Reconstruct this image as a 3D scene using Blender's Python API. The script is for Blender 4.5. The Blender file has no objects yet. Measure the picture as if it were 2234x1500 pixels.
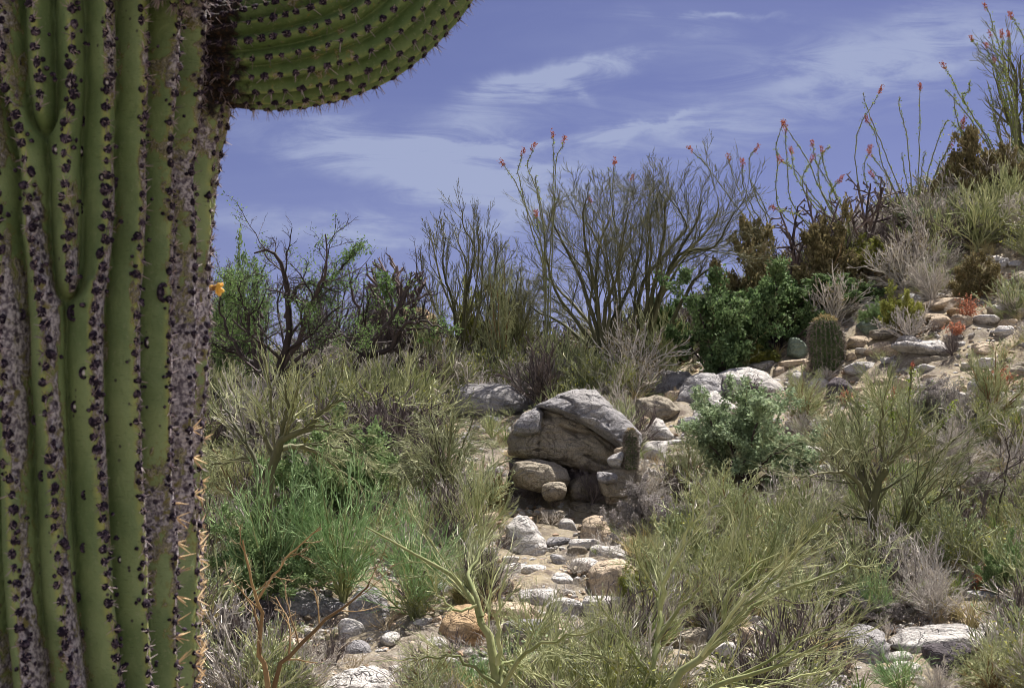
import bpy, bmesh, math, random
import numpy as np
from mathutils import Vector, noise as mnoise

random.seed(7)
rng = np.random.default_rng(11)
sc = bpy.context.scene
COL = sc.collection
PI = math.pi

# ------------------------------------------------------------------ camera
CX, CY, F = 1117.0, 750.0, 2730.0          # photograph: 2234 x 1500
PITCH = math.atan(250.0 / F)
CAMZ = 1.6
cam_d = bpy.data.cameras.new('camera')
cam = bpy.data.objects.new('camera', cam_d)
COL.objects.link(cam)
cam_d.sensor_width = 36.0
cam_d.lens = F / 2234.0 * 36.0
cam_d.clip_start, cam_d.clip_end = 0.05, 5000.0
cam.location = (0, 0, CAMZ)
cam.rotation_euler = (PI / 2 + PITCH, 0, 0)
cam_d.dof.use_dof = True
cam_d.dof.focus_distance = 13.0
cam_d.dof.aperture_fstop = 13.0
sc.camera = cam

# ------------------------------------------------------------------ sun, sky, exposure
SUN_EL, SUN_AZ = math.radians(60), math.radians(38)      # azimuth clockwise from +Y
sun_d = bpy.data.lights.new('sun', 'SUN')
sun_d.energy = 5.0
sun_d.angle = math.radians(0.5)
sun_d.color = (1.0, 0.95, 0.88)
sun = bpy.data.objects.new('sun', sun_d)
COL.objects.link(sun)
sdir = Vector((math.sin(SUN_AZ) * math.cos(SUN_EL), math.cos(SUN_AZ) * math.cos(SUN_EL), math.sin(SUN_EL)))
sun.rotation_euler = sdir.to_track_quat('Z', 'Y').to_euler()

sc.view_settings.view_transform = 'Standard'
sc.view_settings.look = 'None'
sc.view_settings.exposure = 1.05
sc.view_settings.gamma = 1.0
sc.cycles.max_bounces = 5
sc.cycles.diffuse_bounces = 3
sc.cycles.transparent_max_bounces = 4
sc.cycles.use_adaptive_sampling = True
sc.cycles.filter_width = 0.85

world = bpy.data.worlds.new("World")
sc.world = world
world.use_nodes = True
wn, wl = world.node_tree.nodes, world.node_tree.links
wn.clear()


class NT:
    """small helper to write node maths"""
    def __init__(s, nodes, links):
        s.n, s.l = nodes, links

    def new(s, t, **kw):
        nd = s.n.new(t)
        for k, v in kw.items():
            setattr(nd, k, v)
        return nd

    def put(s, inp, v):
        if isinstance(v, bpy.types.NodeSocket):
            s.l.new(v, inp)
        elif v is not None:
            if isinstance(v, (tuple, list)) and len(v) == 3 and inp.type == 'RGBA':
                v = (*v, 1)
            inp.default_value = v

    def m(s, op, a, b=None, c=None, clamp=False):
        nd = s.new('ShaderNodeMath', operation=op, use_clamp=clamp)
        s.put(nd.inputs[0], a)
        if b is not None: s.put(nd.inputs[1], b)
        if c is not None: s.put(nd.inputs[2], c)
        return nd.outputs[0]

    def mix(s, f, a, b, blend='MIX'):
        nd = s.new('ShaderNodeMix', data_type='RGBA', blend_type=blend)
        s.put(nd.inputs[0], f); s.put(nd.inputs[6], a); s.put(nd.inputs[7], b)
        return nd.outputs[2]

    def noise(s, vec, scale, detail=4, rough=.55, dist=0.0, dim='3D'):
        nd = s.new('ShaderNodeTexNoise', noise_dimensions=dim)
        if vec is not None: s.l.new(vec, nd.inputs['Vector'])
        nd.inputs['Scale'].default_value = scale
        nd.inputs['Detail'].default_value = detail
        nd.inputs['Roughness'].default_value = rough
        nd.inputs['Distortion'].default_value = dist
        return nd.outputs['Fac']

    def ss(s, v, a, b):
        nd = s.new('ShaderNodeMapRange', interpolation_type='SMOOTHSTEP')
        s.put(nd.inputs[0], v)
        nd.inputs[1].default_value, nd.inputs[2].default_value = a, b
        nd.inputs[3].default_value, nd.inputs[4].default_value = 0.0, 1.0
        return nd.outputs[0]

    def scale(s, vec, sx, sy, sz):
        nd = s.new('ShaderNodeMapping')
        s.l.new(vec, nd.inputs[0])
        nd.inputs['Scale'].default_value = (sx, sy, sz)
        return nd.outputs[0]


W = NT(wn, wl)
sky = W.new('ShaderNodeTexSky', sky_type='NISHITA')
sky.sun_disc = False
sky.sun_elevation = SUN_EL
sky.sun_rotation = SUN_AZ
sky.altitude = 900
sky.air_density = 1.0
sky.dust_density = 0.6
sky.ozone_density = 3.0
tc = W.new('ShaderNodeTexCoord').outputs['Generated']
sep = W.new('ShaderNodeSeparateXYZ'); wl.new(tc, sep.inputs[0])
yy = W.m('MAXIMUM', sep.outputs[1], 0.08)
U = W.m('DIVIDE', sep.outputs[0], yy)
V = W.m('DIVIDE', sep.outputs[2], yy)
uv = W.new('ShaderNodeCombineXYZ'); wl.new(U, uv.inputs[0]); wl.new(V, uv.inputs[1])
UV = uv.outputs[0]
n1 = W.noise(UV, 5.0, 5, .6, 0.3)
n2 = W.noise(W.scale(UV, 1, 1.6, 1), 9.0, 5, .6, 0.4)
U2 = W.m('ADD', U, W.m('MULTIPLY', W.m('SUBTRACT', n1, 0.5), 0.10))
V2 = W.m('ADD', V, W.m('MULTIPLY', W.m('SUBTRACT', n2, 0.5), 0.055))
clouds = [  # centre in the photograph, half length, half width, tilt, strength
    (800, 318, 330, 62, -9, .95), (1080, 225, 260, 66, 22, .8), (1360, 283, 170, 15, 8, .75),
    (1700, 215, 620, 120, 17, .58), (1440, 35, 170, 38, -8, .45), (1600, 14, 120, 9, 0, .55),
    (1030, 425, 170, 100, -12, .75), (820, 490, 190, 44, 0, .65), (1270, 135, 190, 20, 8, .45),
    (560, 480, 240, 44, -6, .5), (1150, 390, 190, 80, 5, .5), (2000, 90, 420, 90, 10, .5),
    (1180, 165, 210, 24, 14, .55), (1440, 262, 90, 10, 28, .7), (960, 370, 120, 40, -8, .5), (1245, 180, 60, 12, -40, .5), (1190, 310, 330, 22, 4, .35)]
acc = None
for (px, py, a, b, ang, st) in clouds:
    u0, v0 = (px - CX) / F, (1000 - py) / F
    a, b = a / F, b / F
    ca, sa = math.cos(math.radians(ang)), math.sin(math.radians(ang))
    du = W.m('SUBTRACT', U2, u0); dv = W.m('SUBTRACT', V2, v0)
    p = W.m('MULTIPLY_ADD', du, ca / a, W.m('MULTIPLY', dv, sa / a))
    q = W.m('MULTIPLY_ADD', du, -sa / b, W.m('MULTIPLY', dv, ca / b))
    r2 = W.m('ADD', W.m('MULTIPLY', p, p), W.m('MULTIPLY', q, q))
    g = W.m('MULTIPLY', W.m('EXPONENT', W.m('MULTIPLY', r2, -1.1)), st)
    acc = g if acc is None else W.m('ADD', acc, g)
rot = W.new('ShaderNodeMapping'); wl.new(UV, rot.inputs[0])
rot.inputs['Rotation'].default_value = (0, 0, math.radians(-16)); rot.inputs['Scale'].default_value = (1.0, 4.5, 1)
fib = W.noise(rot.outputs[0], 9.0, 8, .62, 1.1)
fib2 = W.ss(fib, .30, .68)
fac = W.m('MULTIPLY', acc, W.m('MULTIPLY_ADD', fib2, .95, 0.40))
fac = W.ss(fac, 0.06, 1.15)
wide = W.ss(W.noise(rot.outputs[0], 2.2, 5, .6, .8), .42, .8)
fac = W.m('ADD', fac, W.m('MULTIPLY', wide, .16), clamp=True)
front = W.ss(sep.outputs[1], 0.1, 0.4)
fac = W.m('MULTIPLY', fac, front)
tint = W.mix(1.0, sky.outputs[0], (0.72, 0.54, 0.68), 'MULTIPLY')
skyc = W.mix(W.m('MULTIPLY', fac, 0.80), tint, (3.6, 4.1, 5.8))
# bright cloud added to the unseen sky behind the viewer, as fill light
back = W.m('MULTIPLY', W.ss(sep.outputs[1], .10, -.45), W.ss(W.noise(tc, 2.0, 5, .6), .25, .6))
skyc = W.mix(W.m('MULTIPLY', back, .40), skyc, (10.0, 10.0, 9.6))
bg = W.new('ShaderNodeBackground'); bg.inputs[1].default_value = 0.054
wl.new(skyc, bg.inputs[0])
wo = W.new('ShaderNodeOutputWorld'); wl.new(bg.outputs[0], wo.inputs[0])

# ------------------------------------------------------------------ pixel <-> place
FWD = np.array([0, math.cos(PITCH), math.sin(PITCH)])
UPV = np.array([0, -math.sin(PITCH), math.cos(PITCH)])
CAM = np.array([0, 0, CAMZ])


def ray(px, py):
    return FWD * F + np.array([px - CX, 0, 0]) + UPV * (CY - py)


def at(px, py, Y):
    d = ray(px, py)
    return CAM + d * (Y / d[1])


_kx = [-60, -5.3, -2.5, 0, 1.5, 3.1, 4.2, 5.2, 6.3, 7.3, 9, 13, 40]
_kz = [2.1, 2.45, 2.65, 2.9, 3.1, 3.35, 3.8, 4.5, 5.15, 5.5, 6.2, 7.6, 10.0]
_gy = [-500, 3, 8, 10, 14, 18, 22, 24, 30, 60, 200, 4000]
_gz = [0, 0, .02, .12, .415, .72, 1.0, 1.06, .95, .5, .0, .0]


def sstep(x, a, b):
    t = np.clip((x - a) / (b - a), 0, 1)
    return t * t * (3 - 2 * t)


def H(X, Y):
    X = np.asarray(X, float); Y = np.asarray(Y, float)
    z = np.interp(X, _kx, _kz) * np.interp(Y, _gy, _gz)
    bump = (0.07 * np.sin(X * 1.7 + 1.3 * np.sin(Y * .8)) * np.sin(Y * 1.3 + .7)
            + 0.035 * np.sin(X * 4.1 + 2 * np.sin(Y * 1.9)) * np.sin(Y * 3.7 + X)
            + 0.015 * np.sin(X * 9.3 + Y * 4.0) * np.sin(Y * 8.7 - X * 3))
    bank = .34 * np.exp(-((X - 1.40) / .52) ** 2 - ((Y - 13.65) / .62) ** 2)
    return z + bump * sstep(Y, 5, 9) + bank


def ground(px, py):
    d = ray(px, py); d = d / d[1]
    prev = 4.0
    Ys = np.arange(4.0, 40.0, 0.05)
    P = CAM[None] + Ys[:, None] * d[None]
    below = P[:, 2] < H(P[:, 0], Ys)
    i = int(np.argmax(below)) if below.any() else int(18 / .05)
    return np.array([P[i, 0], Ys[i], float(H(P[i, 0], Ys[i]))])


def onground(px, Y):
    X = (px - CX) / F * Y * 1.0
    return np.array([X, Y, float(H(X, Y))])

# ------------------------------------------------------------------ materials
def material(name, rough=.85, spec=.2):
    m = bpy.data.materials.new(name); m.use_nodes = True
    nt = m.node_tree
    b = nt.nodes['Principled BSDF']
    b.inputs['Roughness'].default_value = rough
    b.inputs['Specular IOR Level'].default_value = spec
    return m, NT(nt.nodes, nt.links), b


def plant_mat(name, c1, c2, scale=3.0, trans=0.0, rough=.75):
    """two tones mixed in clumps and along single twigs"""
    m, N, b = material(name, rough, .25)
    geo = N.new('ShaderNodeNewGeometry')
    pos = geo.outputs['Position']
    f = N.noise(pos, scale, 3, .6)
    f = N.ss(f, .35, .65)
    rnd = geo.outputs['Random Per Island']
    f2 = N.m('ADD', N.m('MULTIPLY', f, .5), N.m('MULTIPLY', rnd, .5))
    col = N.mix(f2, c1, c2)
    v = N.m('MULTIPLY_ADD', rnd, .7, .65)
    hs = N.new('ShaderNodeHueSaturation'); N.put(hs.inputs['Color'], col); N.put(hs.inputs['Value'], v)
    N.put(b.inputs['Base Color'], hs.outputs[0])
    if trans:
        tr = N.new('ShaderNodeBsdfTranslucent'); N.put(tr.inputs[0], hs.outputs[0])
        mx = N.new('ShaderNodeMixShader'); mx.inputs[0].default_value = trans
        N.l.new(b.outputs[0], mx.inputs[1]); N.l.new(tr.outputs[0], mx.inputs[2])
        out = [n for n in N.n if n.type == 'OUTPUT_MATERIAL'][0]
        N.l.new(mx.outputs[0], out.inputs[0])
    return m


M = {}
M['pv_bark'] = plant_mat('green_bark', (.085, .09, .045), (.18, .17, .095), 6)
M['pv_twig'] = plant_mat('green_twig', (.17, .205, .10), (.41, .41, .25), 2)
M['pv_dark'] = plant_mat('olive_twig', (.10, .105, .055), (.22, .215, .12), 2)
M['fg_bark'] = plant_mat('smooth_green_bark', (.17, .21, .07), (.40, .40, .20), 12)
M['fg_twig'] = plant_mat('pale_green_twig', (.21, .25, .11), (.53, .53, .31), 3)
M['mesq_bark'] = plant_mat('dark_bark', (.035, .027, .028), (.08, .06, .06), 8)
M['mesq_leaf'] = plant_mat('feather_leaf', (.09, .17, .05), (.20, .29, .10), 3, .35)
M['grey_twig'] = plant_mat('grey_twig', (.32, .295, .27), (.62, .57, .51), 3)
M['dead_twig'] = plant_mat('dead_dark_twig', (.07, .055, .055), (.20, .165, .155), 3)
M['brown_bark'] = plant_mat('brown_bark', (.20, .12, .06), (.30, .21, .10), 6)
M['brown_twig'] = plant_mat('straw_brown_twig', (.28, .21, .13), (.52, .43, .28), 3)
M['leaf_green'] = plant_mat('dark_green_leaf', (.06, .115, .04), (.20, .28, .12), 3, .3)
M['leaf_blue'] = plant_mat('blue_green_leaf', (.19, .26, .14), (.40, .48, .30), 3, .3)
M['leaf_brown'] = plant_mat('brown_olive_leaf', (.13, .115, .055), (.29, .24, .12), 2.5, .25)
M['leaf_yellow'] = plant_mat('yellow_green_leaf', (.15, .18, .04), (.36, .36, .09), 2.5, .3)
M['leaf_fresh'] = plant_mat('fresh_green_leaf', (.11, .19, .07), (.26, .34, .15), 3, .35)
M['broom_green'] = plant_mat('vivid_green_twig', (.14, .26, .09), (.36, .48, .24), 3)
M['leaf_grey'] = plant_mat('grey_dry_leaf', (.22, .20, .19), (.44, .40, .38), 3, .2)
M['grass'] = plant_mat('straw_grass', (.38, .31, .14), (.62, .54, .30), 3, .2)
M['grass_green'] = plant_mat('green_grass', (.18, .26, .08), (.38, .46, .18), 3, .2)
M['oco_stem'] = plant_mat('ocotillo_stem', (.085, .095, .05), (.20, .20, .11), 6)
M['oco_leaf'] = plant_mat('ocotillo_leaf', (.13, .20, .03), (.30, .36, .07), 3, .35)
M['oco_flower'] = plant_mat('red_flower', (.25, .06, .04), (.45, .16, .10), 3, .2)
M['cholla'] = plant_mat('cholla_joint', (.07, .055, .06), (.20, .15, .14), 5)
M['spine_straw'] = plant_mat('straw_spine', (.42, .26, .12), (.66, .50, .30), 5)
M['spine_dark'] = plant_mat('grey_spine', (.12, .09, .10), (.40, .33, .33), 5)
M['spine_red'] = plant_mat('barrel_spine', (.06, .045, .04), (.30, .26, .21), 8)
M['spine_gold'] = plant_mat('gold_spine', (.26, .20, .09), (.50, .40, .20), 8)
M['dead_leaf'] = plant_mat('rust_dead_stalk', (.36, .14, .08), (.55, .27, .17), 4, .2)
M['pod'] = plant_mat('tan_seed_litter', (.30, .20, .13), (.55, .42, .30), 3)


def rock_mat(name, ca, cb, cstain, stain=.5, seed=0.0, crack=.6):
    m, N, b = material(name, .92, .12)
    tcn = N.new('ShaderNodeTexCoord')
    mp = N.new('ShaderNodeMapping'); N.l.new(tcn.outputs['Object'], mp.inputs[0])
    oi = N.new('ShaderNodeObjectInfo')
    cx = N.new('ShaderNodeCombineXYZ')
    r = N.m('MULTIPLY', oi.outputs['Random'], 40.0)
    N.put(cx.inputs[0], r); N.put(cx.inputs[1], N.m('MULTIPLY', r, .7)); N.put(cx.inputs[2], seed)
    N.l.new(cx.outputs[0], mp.inputs['Location'])
    P = mp.outputs[0]
    big = N.noise(P, 2.2, 6, .62, .6)
    mid = N.noise(P, 11, 6, .65, .3)
    fine = N.noise(P, 70, 3, .6)
    col = N.mix(N.ss(big, .35, .68), ca, cb)
    st = N.ss(N.m('ADD', N.m('MULTIPLY', mid, .6), N.m('MULTIPLY', big, .4)), .62 - .14 * stain, .74 - .14 * stain)
    col = N.mix(N.m('MULTIPLY', st, .75), col, cstain)
    # grit and lichen flecks
    vo = N.new('ShaderNodeTexVoronoi'); N.l.new(P, vo.inputs['Vector']); vo.inputs['Scale'].default_value = 45
    fleck = N.ss(vo.outputs['Distance'], .16, .05)
    col = N.mix(N.m('MULTIPLY', fleck, N.ss(mid, .45, .6)), col, (.06, .055, .05))
    sp = N.m('MULTIPLY_ADD', N.ss(fine, .3, .7), .55, .72)
    hs = N.new('ShaderNodeHueSaturation'); N.put(hs.inputs['Color'], col)
    N.put(hs.inputs['Value'], N.m('MULTIPLY', sp, N.m('MULTIPLY_ADD', oi.outputs['Random'], .3, .85)))
    N.put(b.inputs['Base Color'], hs.outputs[0])
    # relief : pitted grain plus wavy weathered layers and cracks
    lay = N.new('ShaderNodeTexWave', wave_type='BANDS', bands_direction='Z')
    N.l.new(P, lay.inputs['Vector']); lay.inputs['Scale'].default_value = 3.2
    lay.inputs['Distortion'].default_value = 9; lay.inputs['Detail'].default_value = 4; lay.inputs['Detail Scale'].default_value = 1.6
    vc = N.new('ShaderNodeTexVoronoi', feature='DISTANCE_TO_EDGE')
    wp = N.new('ShaderNodeVectorMath', operation='ADD')
    nz = N.new('ShaderNodeTexNoise'); N.l.new(P, nz.inputs['Vector']); nz.inputs['Scale'].default_value = 4
    N.l.new(P, wp.inputs[0]); N.l.new(nz.outputs['Color'], wp.inputs[1])
    N.l.new(wp.outputs[0], vc.inputs['Vector']); vc.inputs['Scale'].default_value = 2.3
    ck = N.ss(vc.outputs['Distance'], 0.0, .035)
    h = N.m('ADD', N.m('MULTIPLY', mid, .5), N.m('MULTIPLY', lay.outputs['Fac'], .22))
    h = N.m('ADD', h, N.m('MULTIPLY', fine, .22))
    h = N.m('ADD', h, N.m('MULTIPLY', ck, crack * .35))
    bp = N.new('ShaderNodeBump'); bp.inputs['Strength'].default_value = 1.0; bp.inputs['Distance'].default_value = .085
    N.put(bp.inputs['Height'], h)
    N.l.new(bp.outputs[0], b.inputs['Normal'])
    return m


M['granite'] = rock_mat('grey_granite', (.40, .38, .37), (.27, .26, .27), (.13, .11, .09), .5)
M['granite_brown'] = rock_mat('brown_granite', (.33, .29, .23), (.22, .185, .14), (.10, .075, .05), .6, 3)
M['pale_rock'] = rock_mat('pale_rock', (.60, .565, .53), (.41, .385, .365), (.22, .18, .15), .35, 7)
M['tan_rock'] = rock_mat('tan_rock', (.52, .42, .31), (.38, .30, .22), (.19, .13, .08), .4, 11)
M['orange_rock'] = rock_mat('orange_rock', (.46, .33, .20), (.33, .22, .12), (.20, .11, .05), .5, 15)
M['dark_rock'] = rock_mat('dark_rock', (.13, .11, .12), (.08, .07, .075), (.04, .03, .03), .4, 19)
M['lichen_rock'] = rock_mat('greenish_rock', (.27, .32, .24), (.18, .22, .17), (.09, .10, .07), .4, 23)

# ------------------------------------------------------------------ mesh helpers
def link(name, me, parent=None):
    o = bpy.data.objects.new(name, me); COL.objects.link(o)
    if parent is not None: o.parent = parent
    return o


def tag(o, label=None, cat=None, group=None, kind=None):
    if label: o['label'] = label
    if cat: o['category'] = cat
    if group: o['group'] = group
    if kind: o['kind'] = kind
    return o


def empty(name, loc, label=None, cat=None, group=None):
    o = bpy.data.objects.new(name, None); COL.objects.link(o)
    o.location = tuple(float(v) for v in loc); o.empty_display_size = .1
    return tag(o, label, cat, group)


class MB:
    """collects vertex / face arrays with a material slot each"""
    def __init__(s): s.v, s.f, s.m, s.mats, s.n = [], [], [], [], 0

    def add(s, V, Fc, mat):
        V = np.asarray(V, float).reshape(-1, 3); Fc = np.asarray(Fc, int)
        if len(Fc) == 0: return
        if mat not in s.mats: s.mats.append(mat)
        s.v.append(V); s.f.append(Fc + s.n); s.m.append(s.mats.index(mat)); s.n += len(V)

    def mesh(s, name, smooth=False, origin=None):
        me = bpy.data.meshes.new(name)
        V = np.concatenate(s.v)
        if origin is not None: V = V - np.asarray(origin)
        tot = [np.full(len(f), f.shape[1]) for f in s.f]
        mi = np.concatenate([np.full(len(f), k) for f, k in zip(s.f, s.m)])
        tot = np.concatenate(tot)
        loops = np.concatenate([f.ravel() for f in s.f])
        me.vertices.add(len(V)); me.vertices.foreach_set('co', V.astype(np.float32).ravel())
        me.loops.add(len(loops)); me.loops.foreach_set('vertex_index', loops.astype(np.int32))
        me.polygons.add(len(tot))
        st = np.concatenate([[0], np.cumsum(tot)[:-1]])
        me.polygons.foreach_set('loop_start', st.astype(np.int32))
        me.polygons.foreach_set('loop_total', tot.astype(np.int32))
        me.polygons.foreach_set('material_index', mi.astype(np.int32))
        me.polygons.foreach_set('use_smooth', np.full(len(tot), smooth))
        for m in s.mats: me.materials.append(M[m])
        me.update(calc_edges=True)
        return me


def unit(v):
    return v / np.maximum(np.linalg.norm(v, axis=-1, keepdims=True), 1e-9)


def tubes(P, R, sides=3):
    """P (N,n,3) centre lines, R (N,n) radii -> quads"""
    P = np.asarray(P, float); R = np.asarray(R, float)
    N, n, _ = P.shape
    T = np.gradient(P, axis=1); T = unit(T)
    ref = unit(rng.normal(size=(N, 1, 3)))
    mean = unit(T.mean(axis=1, keepdims=True))
    ref = unit(ref - (ref * mean).sum(-1, keepdims=True) * mean)
    A = unit(np.cross(T, np.broadcast_to(ref, T.shape))); B = np.cross(T, A)
    ph = np.arange(sides) * 2 * PI / sides
    V = P[:, :, None] + R[:, :, None, None] * (A[:, :, None] * np.cos(ph)[:, None] + B[:, :, None] * np.sin(ph)[:, None])
    idx = np.arange(N * n * sides).reshape(N, n, sides)
    a = idx[:, :-1]; b = idx[:, 1:]
    Fq = np.stack([a, np.roll(a, -1, 2), np.roll(b, -1, 2), b], -1).reshape(-1, 4)
    return V.reshape(-1, 3), Fq


def leaves(P, size, n_per=1, spread=.02, long=2.0, dirs=None):
    P = np.repeat(np.asarray(P), n_per, axis=0)
    P = P + rng.normal(size=P.shape) * spread
    N = len(P)
    d = unit(rng.normal(size=(N, 3))) if dirs is None else unit(np.repeat(dirs, n_per, 0) + .6 * rng.normal(size=(N, 3)))
    w = unit(np.cross(d, rng.normal(size=(N, 3))))
    s = size * rng.uniform(.6, 1.4, (N, 1))
    V = np.stack([P, P + d * s * .5 * long + w * s * .5, P + d * s * long, P + d * s * .5 * long - w * s * .5], 1)
    return V.reshape(-1, 3), np.arange(N * 4).reshape(N, 4)


def resample(pts, n):
    pts = np.asarray(pts, float)
    # Catmull-Rom through the points
    q = np.vstack([2 * pts[0] - pts[1], pts, 2 * pts[-1] - pts[-2]])
    L = len(pts) - 1
    t = np.linspace(0, L - 1e-6, n); i = t.astype(int); u = (t - i)[:, None]
    p0, p1, p2, p3 = q[i], q[i + 1], q[i + 2], q[i + 3]
    return .5 * (2 * p1 + (p2 - p0) * u + (2 * p0 - 5 * p1 + 4 * p2 - p3) * u ** 2 + (3 * p1 - p0 - 3 * p2 + p3) * u ** 3)


def grow(P, R, k, t0=.25, t1=1.0, ang=32, ratio=.5, n=4, wig=.12, up=.15, rs=.6, rmin=.0016, taper=.45):
    """k children on each of the branches P"""
    N, m, _ = P.shape
    seg = np.linalg.norm(np.diff(P, axis=1), axis=2); L = seg.sum(1)
    idx = np.repeat(np.arange(N), k)
    t = t0 + (t1 - t0) * ((np.tile(np.arange(k), N) + rng.random(N * k)) / k)
    x = t * (m - 1); i = np.minimum(x.astype(int), m - 2); u = (x - i)[:, None]
    base = P[idx, i] * (1 - u) + P[idx, i + 1] * u
    tan = unit(P[idx, i + 1] - P[idx, i])
    r0 = (R[idx, i] * (1 - u[:, 0]) + R[idx, i + 1] * u[:, 0]) * rs
    perp = rng.normal(size=tan.shape); perp = unit(perp - (perp * tan).sum(-1, keepdims=True) * tan)
    a = np.radians(rng.normal(ang, ang * .28, len(idx)))[:, None]
    d = np.cos(a) * tan + np.sin(a) * perp
    ln = L[idx] * ratio * (1 - .5 * t) * rng.uniform(.55, 1.35, len(idx))
    out = np.zeros((len(idx), n, 3)); out[:, 0] = base
    cur = d
    for j in range(1, n):
        cur = unit(cur + wig * rng.normal(size=cur.shape) + np.array([0, 0, up / (n - 1)]))
        out[:, j] = out[:, j - 1] + cur * (ln / (n - 1))[:, None]
    r0 = np.maximum(r0, rmin)
    Rr = r0[:, None] * np.linspace(1, taper, n)[None]
    Rr = np.maximum(Rr, rmin * .6)
    return out, Rr


def put(o, loc, rz=0.0, s=1.0):
    o.location = tuple(float(v) for v in loc); o.rotation_euler = (0, 0, rz)
    o.scale = (s, s, s) if np.isscalar(s) else tuple(float(v) for v in s)
    return o

# ------------------------------------------------------------------ ground
def build_ground():
    xs = np.concatenate([-np.geomspace(2500, 13, 26)[:-1], np.linspace(-12.5, 14, 330), np.geomspace(14.6, 2500, 26)])
    ys = np.concatenate([-np.geomspace(2500, 3, 20)[:-1], np.linspace(-2.5, 5.5, 20), np.linspace(5.6, 27, 330), np.geomspace(27.6, 4000, 34)])
    X, Y = np.meshgrid(xs, ys)
    Z = H(X, Y)
    near = ((X > -13) & (X < 15) & (Y > 5) & (Y < 30))
    it = np.argwhere(near)
    for a, b in it:
        Z[a, b] += .07 * mnoise.fractal(Vector((X[a, b] * 2.3, Y[a, b] * 2.3, 0)), .8, 2.1, 4)
    Vt = np.stack([X, Y, Z], -1).reshape(-1, 3)
    nx = len(xs); I = np.arange(len(Vt)).reshape(X.shape)
    Fq = np.stack([I[:-1, :-1], I[:-1, 1:], I[1:, 1:], I[1:, :-1]], -1).reshape(-1, 4)
    m, N, b = material('desert_soil', .95, .08)
    pos = N.new('ShaderNodeNewGeometry').outputs['Position']
    big = N.noise(pos, .9, 5, .6); mid = N.noise(pos, 7, 6, .7); fine = N.noise(pos, 55, 4, .7)
    col = N.mix(N.ss(big, .38, .62), (.34, .30, .24), (.45, .375, .25))
    col = N.mix(N.ss(mid, .45, .66), col, (.20, .16, .13))
    vo = N.new('ShaderNodeTexVoronoi'); N.l.new(pos, vo.inputs['Vector']); vo.inputs['Scale'].default_value = 26
    col = N.mix(N.m('MULTIPLY', N.ss(vo.outputs['Distance'], .45, .15), N.ss(fine, .42, .6)), col, (.56, .50, .45))
    N.put(b.inputs['Base Color'], col)
    bp = N.new('ShaderNodeBump'); bp.inputs['Distance'].default_value = .07
    N.put(bp.inputs['Height'], N.m('ADD', mid, N.m('MULTIPLY', fine, .5)))
    N.l.new(bp.outputs[0], b.inputs['Normal'])
    M['soil'] = m
    mb = MB(); mb.add(Vt, Fq, 'soil')
    o = link('ground', mb.mesh('ground', True)); tag(o, kind='structure')


build_ground()

# ------------------------------------------------------------------ rocks
_ico = {}
def ico(level):
    if level not in _ico:
        bm = bmesh.new(); bmesh.ops.create_icosphere(bm, subdivisions=level, radius=1.0)
        V = np.array([v.co[:] for v in bm.verts]); Fc = np.array([[v.index for v in f.verts] for f in bm.faces])
        bm.free(); _ico[level] = (V, Fc)
    return _ico[level]


def facet_shape(D, style, r):
    """radius of a cut stone in the directions D"""
    n = {'round': 16, 'block': 9, 'slab': 11}[style]
    nr = unit(r.normal(size=(n, 3))); dist = r.uniform(.72, 1.0, n)
    ax = np.array([[0, 0, 1], [0, 0, -1], [1, 0, 0], [-1, 0, 0], [0, 1, 0], [0, -1, 0]], float)
    ax = unit(ax + .16 * r.normal(size=ax.shape)); nr = np.vstack([nr, ax]); dist = np.concatenate([dist, np.full(6, .9)])
    dots = D @ nr.T
    c = np.where(dots > .05, dist[None] / np.maximum(dots, .05), 9.0)
    k = {'round': 5.0, 'block': 16.0, 'slab': 12.0}[style]
    rad = (c ** -k).sum(1) ** (-1 / k)
    return np.minimum(rad, 1.35)


def rough_up(V, amp, freq, seed):
    out = V.copy()
    nn = unit(V - V.mean(0))
    for i, v in enumerate(V):
        p = Vector(v * freq) + Vector((seed, seed * .37, 0))
        h = mnoise.fractal(p, .75, 2.1, 5) + .6 * abs(mnoise.noise(p * .6))
        out[i] += nn[i] * h * amp
    return out


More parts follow.
